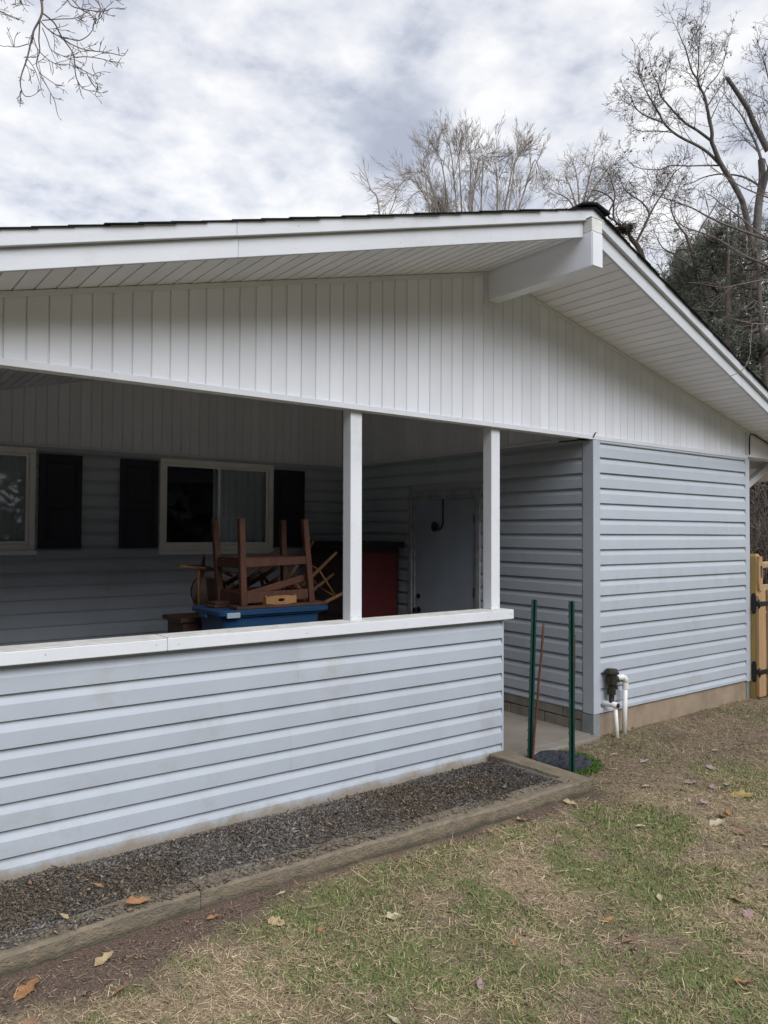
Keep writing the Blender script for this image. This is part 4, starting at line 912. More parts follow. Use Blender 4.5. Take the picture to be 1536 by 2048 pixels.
# big bare tree at the right, its limbs spread in depth
rng = np.random.default_rng(5); D0 = 20.0
PT = dict(wig=0.12, up=0.025, levels=3, kids=(3, 5), ratio=(0.45, 0.75), ang=(25, 62), rmin=0.0038, seg=2.2)
out = []
base = at(1503, 1064, D0); base.z = GZ
tr1 = [arr(base), arr(at(1512, 760, D0)), arr(at(1512, 520, D0)), arr(at(1516, 420, D0)), arr(at(1524, 360, D0)), arr(at(1522, 319, D0))]
S = smooth_path(tr1); out.append((S, np.linspace(0.13, 0.085, len(S)), 0))
limb(out, pxs([(1522, 319), (1518, 304), (1508, 278), (1493, 249), (1481, 228), (1462, 205), (1445, 185)], (20, 21)), 0.0432, 0.0079, rng, PT, 18, 1.39)
limb(out, pxs([(1520, 400), (1540, 330), (1560, 260), (1570, 180), (1575, 100)], (20, 19)), 0.0691, 0.0119, rng, PT, 20, 1.64)
limb(out, pxs([(1560, 260), (1545, 200), (1535, 150), (1524, 110)], (19.4, 18.4)), 0.0259, 0.0060, rng, PT, 10, 0.98)
limb(out, pxs([(1512, 520), (1489, 420), (1481, 395), (1463, 362), (1448, 339), (1438, 321), (1428, 296), (1423, 282), (1424, 267), (1420, 243), (1415, 220), (1409, 193), (1399, 173), (1394, 158), (1383, 140), (1372, 101), (1364, 82), (1354, 58)], (20, 18.5)), 0.0821, 0.0071, rng, PT, 20, 1.07, fmin=0.45)
limb(out, pxs([(1394, 158), (1397, 132), (1398, 103), (1399, 72), (1403, 42)], (18.9, 18.3)), 0.0194, 0.0055, rng, PT, 11, 0.74)
limb(out, pxs([(1408, 187), (1417, 171), (1434, 152), (1446, 128), (1454, 93), (1460, 68)], (19.0, 19.6)), 0.0194, 0.0055, rng, PT, 11, 0.74)
limb(out, pxs([(1394, 158), (1412, 140), (1421, 120), (1424, 95)], (18.9, 19.2)), 0.0151, 0.0055, rng, PT, 7, 0.66)
limb(out, pxs([(1423, 282), (1395, 261), (1372, 247), (1352, 228), (1333, 206), (1321, 191), (1317, 171), (1304, 146), (1300, 122)], (19.5, 18)), 0.0367, 0.0064, rng, PT, 19, 0.90)
limb(out, pxs([(1321, 191), (1330, 170), (1333, 145), (1335, 125)], (18.4, 18.8)), 0.0173, 0.0055, rng, PT, 9, 0.66)
limb(out, pxs([(1440, 329), (1417, 306), (1393, 290), (1370, 279), (1347, 265), (1327, 245), (1319, 228), (1308, 210), (1298, 193), (1288, 173), (1280, 154), (1273, 132)], (19.7, 17)), 0.0411, 0.0064, rng, PT, 23, 0.90)
limb(out, pxs([(1327, 245), (1302, 236), (1282, 226), (1269, 212), (1261, 191), (1250, 178)], (18, 17)), 0.0216, 0.0055, rng, PT, 14, 0.66)
limb(out, pxs([(1438, 331), (1405, 331), (1374, 332), (1343, 331), (1319, 339), (1282, 337), (1260, 325), (1252, 312)], (19.7, 18.5)), 0.0216, 0.0052, rng, PT, 13, 0.66)
limb(out, pxs([(1516, 370), (1487, 354), (1446, 348), (1409, 354), (1376, 368), (1340, 366)], (20, 21)), 0.0303, 0.0055, rng, PT, 11, 0.74)
limb(out, pxs([(1347, 265), (1315, 262), (1280, 262), (1262, 252)], (18, 18.5)), 0.0151, 0.0048, rng, PT, 9, 0.57)
# sawn-off limb
S = pxs([(1536, 302), (1508, 247), (1496, 218), (1481, 195), (1454, 155)], (19.5, 19)); out.append((S, np.linspace(0.075, 0.05, len(S)), 0))
bt_ = build_tree('bare_tree', 'tall bare deciduous tree with thick forked limbs beyond the right eave', out, base, 'bark_grey', None, 1)
# a few dead leaves still hanging
lv = []
tw = [p for p, r, l in out if l >= 2]
idx = rng.integers(0, len(tw), 120); LP = np.array([tw[i][-1] for i in idx])
o = scatter('hanging_leaves', LP - np.array([0, 0, 0.03]), rng.uniform(0.014, 0.030, len(LP)), rng.uniform(0.8, 1.3, len(LP)), np.full(len(LP), 0.9), np.tile([[0.1, 0.065, 0.045]], (len(LP), 1)), 'litter', rng)
o.parent = bt_; o.location = -Vector(base); o['kind'] = 'stuff'

# multi-stem pale tree behind the roof
rng = np.random.default_rng(9); D1 = 24.0; out = []
PM = dict(wig=0.06, up=0.035, levels=3, kids=(3, 5), ratio=(0.42, 0.70), ang=(12, 34), rmin=0.0042, seg=1.6)
base = at(945, 1064, D1); base.z = GZ
S = smooth_path([arr(base), arr(at(944, 800, D1)), arr(at(940, 560, D1))]); out.append((S, np.linspace(0.24, 0.16, len(S)), 0))
for (mx_, my), (tx_, ty_), dd_ in [((868, 420), (838, 255), 24), ((870, 390), (770, 325), 23.5), ((905, 420), (870, 250), 24.5), ((918, 420), (894, 232), 24), ((925, 400), (915, 245), 25), ((940, 420), (938, 240), 23.5), ((942, 400), (972, 250), 24), ((960, 415), (975, 275), 24.7), ((992, 420), (992, 262), 23.6), ((1000, 415), (1048, 250), 24.3), ((1010, 410), (1052, 245), 23.4), ((1035, 380), (1090, 270), 24), ((890, 420), (822, 285), 25), ((905, 430), (800, 340), 24.4)]:
    q = [arr(at(940+(mx_-940)*0.35, 590, D1)), arr(at(mx_, my+45, (D1+dd_)/2)), arr(at((mx_+tx_)/2+rng.normal(0, 5), (my+ty_)/2, dd_)), arr(at(945+(tx_-945)*0.9, ty_+62, dd_))]
    limb(out, q, 0.040, 0.008, rng, PM, 17, 1.45, fmin=0.25)
build_tree('multi_stem_tree', 'pale grey bare tree of many upright stems fanning out above the ridge of the roof', out, base, 'bark_pale', None, 1)
# small bare sapling at its left
out = []; base = at(760, 1064, 22); base.z = GZ
limb(out, [arr(base), arr(at(762, 600, 22)), arr(at(758, 415, 22)), arr(at(742, 380, 22)), arr(at(735, 360, 22))], 0.05, 0.009, rng, dict(PM, levels=2, kids=(2, 4)), 8, 1.1, fmin=0.7)
limb(out, [arr(at(760, 480, 22)), arr(at(790, 400, 22)), arr(at(800, 375, 22))], 0.022, 0.008, rng, dict(PM, levels=2, kids=(2, 4)), 8, 1.1, fmin=0.2)
build_tree('sapling', 'thin bare sapling just showing over the roof edge left of the many-stemmed tree', out, base, 'bark_pale', None, 1)
# tangled thorny trees with a nest right of the ridge
rng = np.random.default_rng(21); D2 = 19.0
PN = dict(wig=0.20, up=0.0, levels=3, kids=(3, 5), ratio=(0.55, 0.9), ang=(25, 70), rmin=0.0042, seg=3.6)
out = []; base = at(1300, 1064, D2); base.z = GZ
S = smooth_path([arr(base), arr(at(1310, 700, D2)), arr(at(1287, 524, D2)), arr(at(1261, 476, D2))]); out.append((S, np.linspace(0.10, 0.06, len(S)), 0))
limb(out, pxs([(1261, 476), (1250, 457), (1228, 439), (1226, 402), (1205, 385), (1185, 380)], (19, 18.5)), 0.04, 0.009, rng, PN, 10, 1.1)
limb(out, pxs([(1270, 490), (1296, 437), (1296, 422), (1283, 404), (1250, 380), (1238, 352)], (19, 19.5)), 0.035, 0.009, rng, PN, 11, 1.1)
limb(out, pxs([(1296, 437), (1310, 410), (1330, 380), (1345, 350), (1362, 335)], (19.3, 20)), 0.028, 0.008, rng, PN, 10, 1.0)
limb(out, pxs([(1228, 439), (1216, 430), (1230, 395), (1222, 360)], (18.6, 18)), 0.03, 0.012, rng, PN, 7, 0.8)
build_tree('thorny_tree', 'dark twisted bare tree holding a nest right of the roof ridge', out, base, 'bark_brown', None, 1)
out = []; base = at(1160, 1064, 23); base.z = GZ
S = smooth_path([arr(base), arr(at(1165, 560, 23)), arr(at(1160, 420, 23))]); out.append((S, np.linspace(0.15, 0.07, len(S)), 0))
for tx_, ty_ in ((1110, 370), (1130, 335), (1150, 318), (1185, 312), (1205, 340), (1220, 370)):
    limb(out, pxs([(1160, 440), ((1160+tx_)/2+rng.normal(0, 6), (430+ty_)/2), (tx_, ty_+15)], (23, 23+rng.normal(0, 0.6))), 0.035, 0.012, rng, PN, 8, 1.1)
build_tree('thorny_tree', 'low tangle of curved bare branches above the ridge between the many-stemmed and nest trees', out, base, 'bark_pale', None, 1)
rng = np.random.default_rng(61); out = []; base = at(1400, 1064, 18); base.z = GZ
S = smooth_path([arr(base), arr(at(1405, 700, 18)), arr(at(1392, 540, 18)), arr(at(1372, 470, 18))]); out.append((S, np.linspace(0.07, 0.04, len(S)), 0))
for L in ([(1372, 470), (1350, 440), (1342, 410), (1352, 385)], [(1385, 510), (1400, 460), (1425, 420), (1440, 390)], [(1390, 540), (1350, 510), (1325, 495), (1312, 470)], [(1395, 560), (1430, 520), (1460, 490)], [(1398, 620), (1360, 580), (1340, 560)], [(1402, 660), (1440, 600), (1470, 570)]):
    limb(out, pxs(L, (18, 18.6)), 0.028, 0.008, rng, PN, 10, 1.2)
build_tree('thorny_tree', 'tangled brown bare tree in front of the pines next to the roof slope', out, base, 'bark_brown', None, 1)
rng = np.random.default_rng(62)
# nest
nc = at(1250, 462, 18.8); paths = []
for i in range(260):
    a, e = rng.uniform(0, 2*np.pi), rng.normal(0, 0.35); q_ = 0.17*abs(rng.normal(0.8, 0.45)); c = arr(nc)+arr([q_*math.cos(a), q_*math.sin(a), rng.normal(0, 0.05)+0.3*q_]); d = arr([-math.sin(a), math.cos(a), rng.normal(0, 0.3)])*rng.uniform(0.08, 0.2)
    paths.append(([c-d, c+rng.normal(0, 0.02, 3), c+d], [0.006]*3))
V, Fq = tube_data(paths, 3); o = np_mesh('nest', V, Fq, 'nest_twig'); tag(o, 'dark twig nest in the fork of the twisted bare tree', 'nest')

# pines: trunk, limbs, needle tufts
def pine(base, H, crown_from, width, seed, label, ntuft=420, name='pine_tree'):
    rng = np.random.default_rng(seed); t_ = thing(name, label, 'tree', tuple(base), 'pines behind the house')
    b = arr(base); S = [b+arr([0.15*math.sin(q*2+seed), 0.15*math.cos(q*3+seed)-0.15, H*q]) for q in np.linspace(0, 1, 9)]
    paths = [(S, np.linspace(0.20, 0.03, 9))]; tp = []
    for i in range(int(ntuft/7)):
        f_ = crown_from+(0.98-crown_from)*rng.random()**0.9; c = b+arr([0, 0, H*f_]); a = rng.uniform(0, 2*np.pi); L = width*(1.05-0.75*(f_-crown_from)/(1-crown_from))*rng.uniform(0.5, 1.15)
        e = c+arr([math.cos(a)*L, math.sin(a)*L, L*rng.uniform(-0.05, 0.45)]); m_ = (c+e)/2+arr([0, 0, -0.08*L]); Sb = smooth_path([c, m_, e], 3); paths.append((Sb, np.linspace(0.035, 0.010, len(Sb))))
        for k in range(7):
            q = rng.uniform(0.35, 1.0); tp.append(Sb[min(len(Sb)-1, int(q*(len(Sb)-1)+0.5))] + rng.normal(0, 0.22, 3))
    V, Fq = tube_data(paths, 5); np_mesh('trunk', V, Fq, 'bark_brown', t_)
    tp = np.array(tp); m_ = 24; nt_ = len(tp); C2 = np.repeat(tp, m_, 0); d = rng.normal(0, 1, (nt_*m_, 3)); d[:, 2] = d[:, 2]*0.8+0.35; d /= np.linalg.norm(d, axis=1)[:, None]
    L = rng.uniform(0.10, 0.26, nt_*m_)[:, None]; s = np.cross(d, rng.normal(0, 1, (nt_*m_, 3))); s /= np.linalg.norm(s, axis=1)[:, None]
    o0 = C2 + d*0.02 + rng.normal(0, 0.05, C2.shape); w = rng.uniform(0.006, 0.011, nt_*m_)[:, None]
    V = np.stack([o0-s*w, o0+s*w, o0+d*L], 1).reshape(-1, 3); Fq = np.arange(len(V)).reshape(-1, 3); np_mesh('crown', V, Fq, 'needles', t_)
for i, (px, d_, top, cf, w, lab) in enumerate([(1405, 27, 455, 0.30, 2.2, 'dense dark pine nearest the roof slope behind the nest tree'), (1450, 31, 420, 0.35, 2.1, 'tall dark pine behind the big bare tree'), (1495, 25, 440, 0.2, 2.4, 'broad dark pine right behind the trunk of the big bare tree'), (1545, 28, 430, 0.25, 2.4, 'dark pine at the far right of the group behind the eave'), (1365, 33, 505, 0.4, 1.8, 'small pine furthest left in the pine group behind the roof slope'), (1590, 24, 470, 0.15, 2.2, 'low dark pine beyond the side porch eave'), (1338, 30, 540, 0.2, 1.6, 'short pine close to the roof slope below the nest tree'), (1428, 17, 450, 0.08, 1.7, 'slender pine standing before the others beyond the rake board'), (1472, 29, 405, 0.15, 2.2, 'tallest pine rising among the limbs of the big bare tree'), (1520, 16.5, 500, 0.05, 1.7, 'low-branched pine by the trunk of the big bare tree'), (1385, 18, 530, 0.05, 1.5, 'low-branched pine just beyond the sloping roof edge'), (1352, 21, 500, 0.1, 1.5, 'pine standing close beside the nest tree, left of the other pines'), (1398, 22, 455, 0.1, 1.8, 'pine behind the tangled brown tree by the roof slope'), (874, 30, 372, 0.72, 1.0, 'pine top barely showing above the roof in front of the many-stemmed tree')]):
    b = at(px, 1064, d_); b.z = GZ; H = at(px, top, d_).z - GZ; pine(b, H, cf, w, 50+i, lab, 520 if i != 13 else 420)

# near tree at the right, trunk out of frame, twigs hanging in front of the rake board
rng = np.random.default_rng(33); out = []; DN = 6.6
PR = dict(wig=0.13, up=0.03, levels=2, kids=(1, 3), ratio=(0.35, 0.6), ang=(25, 60), rmin=0.0032, seg=6)
base = at(1830, 1064, 7.4); base.z = GZ
S = smooth_path([arr(base), arr(at(1825, 700, 7.4)), arr(at(1800, 480, 7.3)), arr(at(1790, 200, 7.3)), arr(at(1760, -150, 7.2))]); out.append((S, np.linspace(0.13, 0.06, len(S)), 0))
limb(out, pxs([(1812, 620), (1680, 540), (1536, 481), (1463, 454), (1419, 435), (1382, 415), (1331, 397), (1296, 383)], (7.4, 8.6)), 0.0186, 0.0036, rng, PR, 12, 0.5)
limb(out, pxs([(1815, 660), (1680, 590), (1536, 531), (1484, 509), (1447, 485), (1408, 467), (1366, 452), (1347, 424)], (7.4, 8.8)), 0.0186, 0.0036, rng, PR, 12, 0.5)
limb(out, pxs([(1700, 560), (1620, 555), (1536, 559), (1484, 568), (1447, 575), (1412, 569)], (7.4, 7.0)), 0.0104, 0.0032, rng, PR, 8, 0.35)
limb(out, pxs([(1818, 720), (1700, 670), (1600, 655), (1536, 649), (1504, 647)], (7.4, 6.3)), 0.0128, 0.0048, rng, PR, 5, 0.4)
limb(out, pxs([(1504, 647), (1503, 664), (1501, 690), (1500, 708), (1495, 725), (1487, 737), (1476, 746), (1466, 750)], (6.3, 6.1)), 0.0043, 0.0028, rng, dict(PR, levels=1, kids=(0, 1)), 1, 0.03)
limb(out, pxs([(1800, 480), (1640, 430), (1536, 395), (1477, 370), (1421, 333)], (7.3, 8.5)), 0.0128, 0.0040, rng, PR, 10, 0.5)
limb(out, pxs([(1680, 540), (1600, 500), (1524, 470), (1484, 437), (1438, 405)], (7.5, 8)), 0.0093, 0.0072, rng, PR, 4, 0.3)
limb(out, pxs([(1680, 660), (1600, 640), (1536, 612), (1508, 600), (1500, 590)], (7.2, 6.8)), 0.0070, 0.0032, rng, PR, 5, 0.35)
build_tree('yard_tree', 'yard tree reaching long thin bare branches in front of the right rake board', out, base, 'bark_near', None, 1, 5)

# tree left of the house, one limb hanging into the top of the picture
rng = np.random.default_rng(44); out = []; DL = 7.2
z5 = lambda L: [(a/5.908, b/5.908) for a, b in L]
base = at(-900, 1064, 9.0); base.z = GZ
S = smooth_path([arr(base), arr(at(-895, 500, 9)), arr(at(-880, 0, 9)), arr(at(-800, -420, 9)), arr(at(-700, -700, 9))]); out.append((S, np.linspace(0.24, 0.12, len(S)), 0))
S = smooth_path([arr(at(-800, -420, 9)), arr(at(-450, -560, 8.4)), arr(at(-150, -480, 7.8)), arr(at(30, -260, 7.4)), arr(at(76, -90, 7.2)), arr(at(83, 0, DL))]); out.append((S, np.linspace(0.10, 0.020, len(S)), 0))
PL = dict(wig=0.16, up=0.03, levels=2, kids=(1, 2), ratio=(0.3, 0.6), ang=(20, 60), rmin=0.0028, seg=9)
for L, r0, nk, dz in [
    ([(490, 0), (500, 130), (470, 230), (400, 360), (370, 480), (320, 690), (250, 900), (245, 1030), (290, 1130), (360, 1140)], 0.017, 7, 0),
    ([(510, 160), (640, 270), (720, 420), (790, 520), (870, 650), (890, 860), (920, 960), (990, 1050), (1110, 1080)], 0.011, 8, 0.5),
    ([(480, 250), (560, 340), (700, 430), (830, 460), (930, 480), (1030, 430), (1090, 360)], 0.009, 6, -0.4),
    ([(700, 430), (800, 500), (950, 570), (1080, 600), (1270, 620), (1440, 660)], 0.008, 8, -0.5),
    ([(870, 680), (1030, 670), (1220, 700), (1330, 740)], 0.007, 6, 0.6),
    ([(470, 260), (460, 480), (470, 600), (430, 750), (480, 880), (550, 1010), (640, 1175)], 0.009, 5, 0.3),
    ([(390, 420), (440, 570), (540, 680), (650, 750), (780, 760)], 0.007, 6, -0.3),
    ([(500, 240), (700, 225), (880, 215), (1000, 160), (1040, 130)], 0.007, 6, 0.4),
    ([(330, 520), (200, 555), (95, 545)], 0.006, 3, 0.2),
    ([(320, 690), (400, 800), (440, 900), (480, 1020)], 0.006, 3, -0.3),
    ([(890, 780), (1000, 840), (1100, 890), (1180, 900)], 0.006, 6, 0.3),
    ([(490, 880), (570, 940), (660, 1000)], 0.005, 2, 0.2),
    ([(500, 330), (560, 470), (600, 580), (690, 640), (850, 700)], 0.006, 5, 0.3),
    ([(1020, 850), (1070, 960), (1140, 1050)], 0.005, 3, 0.3)]:
    pts = pxs(z5(L), (DL, DL+dz)); limb(out, pts, r0*0.72, 0.0032, rng, PL, nk, 0.24)
for L in ([(520, -420), (720, -160), (800, 0), (850, 70), (940, 100), (1040, 120), (1220, 135), (1310, 100)], [(720, -160), (860, 0), (960, 110), (1080, 180), (1120, 270)], [(940, -120), (1130, 0), (1190, 90), (1230, 160)], [(200, -420), (80, -200), (-60, 60), (60, 160), (200, 215)], [(80, -200), (230, -40), (260, 60)]):
    limb(out, pxs(z5(L), (7.5, 7.0)), 0.0075, 0.0032, rng, PL, 9, 0.26)
build_tree('left_yard_tree', 'grey bare tree left of the house, its fine limb hanging against the clouds', out, base, 'bark_near', None, 1, 4)

# brush behind the gate and far wood
def shrub(base, H, seed, label, mat, n=26):
    rng = np.random.default_rng(seed); out = []; PB = dict(wig=0.15, up=0.02, levels=2, kids=(3, 5), ratio=(0.4, 0.7), ang=(20, 60), rmin=0.008, seg=2.5)
    for i in range(n):
        p = arr(base)+arr([rng.normal(0, 0.5), rng.normal(0, 0.5), 0]); d = arr([rng.normal(0, 0.45), rng.normal(0, 0.45), 1]); d /= np.linalg.norm(d); grow(out, p, d, H*rng.uniform(0.5, 1), rng.uniform(0.015, 0.035), 0, rng, PB)
    build_tree('bare_shrub', label, out, base, mat, 'brush beyond the gate', 1, 3, 'shrub')
for i, (px, d_, H, m_) in enumerate([(1505, 15, 3.2, 'bark_near'), (1540, 14, 3.0, 'bark_brown'), (1575, 16, 3.4, 'bark_brown'), (1520, 19, 4.2, 'bark_brown'), (1490, 22, 4.5, 'bark_brown'), (1620, 17, 3.5, 'bark_near')]):
    b = at(px, 1064, d_); b.z = GZ; shrub(b, H, 80+i, ['pale tangled leafless bush right behind the rail fence', 'brown leafless bush growing behind the rail fence', 'brown leafless bush right of the pale one beyond the fence', 'taller brown thicket bush further behind the fence', 'tallest brown thicket bush in the wood behind the house', 'pale leafless bush beyond the far end of the rail fence'][i], m_)
# far wood: thin trunks that read as one mass
rng = np.random.default_rng(70); paths = []
for i in range(230):
    px = rng.uniform(1050, 1950); d_ = rng.uniform(30, 55); b = arr(at(px, 1064, d_)); b[2] = GZ; H = rng.uniform(7, 13)*(1 if px > 1330 else 0.6)
    S = [b+arr([rng.normal(0, 0.2)*q, rng.normal(0, 0.2)*q, H*q]) for q in np.linspace(0, 1, 6)]; paths.append((S, np.linspace(rng.uniform(0.06, 0.16), 0.02, 6)))
    for k in range(26):
        q = rng.uniform(0.2, 1); c = b+arr([0, 0, H*q]); d = arr([rng.normal(), rng.normal(), rng.uniform(0.1, 1.2)]); d /= np.linalg.norm(d); L = rng.uniform(0.8, 2.2); paths.append(([c, c+d*L*0.5, c+d*L+rng.normal(0, 0.15, 3)], [0.022, 0.014, 0.008]))
V, Fq = tube_data(paths, 3); o = np_mesh('far_wood', V, Fq, 'bark_brown'); tag(o, 'distant leafless wood behind the pines and the house', 'woods', kind='stuff')

# added trees, unseen behind the viewer: screen the low sky, mirrored in the windows
rng = np.random.default_rng(77); paths = []; NV = []
for i in range(46):
    a = R(rng.uniform(175, 345)); d_ = rng.uniform(15, 30); b = arr([CAM.x+math.cos(a)*d_, CAM.y+math.sin(a)*d_, GZ]); H = rng.uniform(7, 12)
    S = [b+arr([rng.normal(0, 0.15)*q, rng.normal(0, 0.15)*q, H*q]) for q in np.linspace(0, 1, 7)]; paths.append((S, np.linspace(0.22, 0.03, 7)))
    for k in range(30):
        q = rng.uniform(0.15, 1); c = b+arr([0, 0, H*q]); d = arr([rng.normal(), rng.normal(), rng.uniform(0.1, 1.0)]); d /= np.linalg.norm(d); L = rng.uniform(1.0, 2.8); paths.append(([c, c+d*L*0.5, c+d*L+rng.normal(0, 0.2, 3)], [0.05, 0.03, 0.012]))
    m_ = 2400; C2 = b+np.stack([rng.normal(0, 1.6, m_), rng.normal(0, 1.6, m_), H*0.9*rng.random(m_)**1.3], -1); d = rng.normal(0, 1, (m_, 3)); e = rng.normal(0, 1, (m_, 3)); NV.append(np.stack([C2, C2+d*0.34, C2+e*0.34], 1).reshape(-1, 3))
V, Fq = tube_data(paths, 4); o = np_mesh('sky_screen_trees', V, Fq, 'bark_brown'); tag(o, 'added unseen leafless trees opposite the porch, screening the low sky', 'woods', kind='stuff')
NV = np.concatenate(NV); o = np_mesh('sky_screen_foliage', NV, np.arange(len(NV)).reshape(-1, 3), 'needles'); tag(o, 'added unseen dark evergreen foliage opposite the porch, screening the low sky', 'woods', kind='stuff')

# ---------------------------------------------------------------- lawn cover
def outside(x, y):
    bedm = (y > TY0-0.045+0.03*np.sin((x+4.6)*1.6)) & (x < -1.03); slab = (y > -0.075) & (x > -1.06) & (x < 0.02); wall = (y > 0.0) & (x < 2.56)
    st = (x-mc.x)**2+(y-mc.y)**2 < 0.21**2
    return ~(bedm | slab | wall | st)
def in_view(x, y):
    q = np.stack([x-CAM.x, y-CAM.y], -1); zz = q @ np.array([ax.x, ax.y]); xx = q @ np.array([rt.x, rt.y])
    return (zz > 1.8) & (np.abs(xx) < 0.62*zz+0.5)
rng = np.random.default_rng(101)
def sample(n, x0, x1, y0, y1):
    x, y = rng.uniform(x0, x1, n), rng.uniform(y0, y1, n); k = outside(x, y) & in_view(x, y); return x[k], y[k]
# green grass blades
x, y = sample(360000, -5.2, 3.6, -4.0, 0.3)
gm, sm, em = masks(x, y); k = rng.random(len(x)) < (gm*0.75+0.05)*(1-0.6*em); x, y, gm = x[k], y[k], gm[k]; n = len(x)
z = gheight(x, y); a = rng.uniform(0, 2*np.pi, n); lean = rng.uniform(0.3, 1.5, n); L = rng.uniform(0.010, 0.031, n)*(0.7+0.5*gm); w = rng.uniform(0.0012, 0.0026, n)
dx, dy = np.cos(a)*np.sin(lean), np.sin(a)*np.sin(lean); dz = np.cos(lean); sx, sy = -np.sin(a), np.cos(a)
P0 = np.stack([x, y, z-0.002], -1); D = np.stack([dx, dy, dz], -1)*L[:, None]; Sd = np.stack([sx, sy, 0*sx], -1)*w[:, None]
mid = P0 + D*0.55 + np.array([0, 0, 0.12])*L[:, None]; tip = P0 + D
V = np.stack([P0-Sd, P0+Sd, mid+Sd*0.8, mid-Sd*0.8, tip], 1); F = np.array([[0, 1, 2], [0, 2, 3], [3, 2, 4]])
Fq = (F[None]+(np.arange(n)*5)[:, None, None]).reshape(-1, 3); tone = rng.uniform(0.6, 1.35, n)[:, None]
yel = rng.random(n)[:, None]**2.6; c = (np.array([0.12, 0.19, 0.060])*(1-yel)+np.array([0.38, 0.36, 0.16])*yel)*tone
o = np_mesh('grass', V.reshape(-1, 3), Fq, 'litter', col=np.repeat(c, 5, 0)); tag(o, 'short patchy green winter grass', 'grass', kind='stuff')
# dry straw and thatch
x, y = sample(520000, -5.2, 3.6, -4.0, 0.3)
gm, sm, em = masks(x, y); k = rng.random(len(x)) < np.clip(0.34+0.60*sm-0.26*gm, 0.08, 1)*(1-0.7*em); x, y, em = x[k], y[k], em[k]; n = len(x)
a = rng.uniform(0, 2*np.pi, n); big = rng.random(n) < 0.010; L = np.where(big, rng.uniform(0.05, 0.13, n), rng.uniform(0.012, 0.050, n)); w = np.where(big, rng.uniform(0.0010, 0.0020, n), rng.uniform(0.0006, 0.0013, n))
z = gheight(x, y)+rng.uniform(0.001, 0.010, n); tl = rng.normal(0, 0.22, n)
D = np.stack([np.cos(a), np.sin(a), tl], -1)*(L/2)[:, None]; Sd = np.stack([-np.sin(a), np.cos(a), rng.normal(0, 0.3, n)], -1)*w[:, None]; P0 = np.stack([x, y, z+np.abs(tl)*L*0.45], -1)
V = np.stack([P0-D-Sd, P0+D-Sd*0.6, P0+D+Sd*0.6, P0-D+Sd], 1); Fq = (np.arange(n*4)).reshape(-1, 4); tone = np.where(big, rng.uniform(0.4, 1.15, n), rng.uniform(0.35, 1.5, n))[:, None]; mixv = rng.random(n)[:, None]
c = (np.array([0.62, 0.49, 0.32])*(1-mixv)+np.array([0.34, 0.26, 0.175])*mixv)*tone*(1-0.35*em)[:, None]
o = np_mesh('straw', V.reshape(-1, 3), Fq, 'litter', col=np.repeat(c, 4, 0)); tag(o, 'dry tan straw and thatch lying over the lawn', 'straw', kind='stuff')
# bark crumbs on the bare earth
x, y = sample(90000, -5.2, 3.2, -2.4, 0.2)
gm, sm, em = masks(x, y); k = rng.random(len(x)) < em*0.55+0.03; x, y = x[k], y[k]; n = len(x); z = gheight(x, y)+rng.uniform(-0.001, 0.004, n); tone = rng.uniform(0.4, 1.9, n)[:, None]
c = np.array([0.16, 0.12, 0.095])*tone
o = scatter('bark_crumbs', np.stack([x, y, z], -1), rng.uniform(0.002, 0.0055, n), rng.uniform(1, 3, n), rng.uniform(0.3, 0.7, n), c, 'mulch', rng); tag(o, 'dark bark crumbs on bare earth along the bed and wall', 'bark crumbs', kind='stuff')
# crumbled leaves and chips over lawn, timber and mulch
x, y = sample(5200, -5.2, 3.4, -3.9, 0.2); n = len(x); z = gheight(x, y)+0.008
xm = rng.uniform(-4.9, -1.2, 330); ym = rng.uniform(-0.76, -0.03, 330); x = np.concatenate([x, xm]); y = np.concatenate([y, ym]); z = np.concatenate([z, np.where(ym < TY1, 0.052, soil_z(xm, ym)+0.024)]); n = len(x)
tone = rng.uniform(0.5, 1.2, n)[:, None]; wv = rng.random(n)[:, None]; c = (np.array([0.42, 0.29, 0.18])*(1-wv)+np.array([0.20, 0.13, 0.095])*wv)*tone
o = scatter('leaf_crumbs', np.stack([x, y, z], -1), rng.uniform(0.003, 0.009, n), rng.uniform(1, 2.6, n), np.full(n, 0.16), c, 'litter', rng, 0.35); tag(o, 'crumbled dead leaf bits strewn over lawn and bed', 'leaf litter', kind='stuff')
# clover round the stepping stone
m_ = 2600; aa = rng.uniform(0, 2*np.pi, m_); rr_ = 0.215+np.abs(rng.normal(0, 0.045, m_)); x, y = mc.x+rr_*np.cos(aa), mc.y+rr_*np.sin(aa); k = (y < -0.09) & ((np.sin(aa*1.0+2.2) > -0.3) | (rng.random(m_) < 0.3)) & ~((x < -1.02) & (y > -0.8)); x, y = x[k], y[k]; n = len(x)
o = scatter('clover', np.stack([x, y, gheight(x, y)+rng.uniform(0.004, 0.022, n)], -1), rng.uniform(0.004, 0.008, n), rng.uniform(1, 1.5, n), np.full(n, 0.25), np.array([0.075, 0.15, 0.028])*rng.uniform(0.6, 1.3, n)[:, None], 'litter', rng); tag(o, 'bright green clover ringing the round stepping stone', 'clover', kind='stuff')

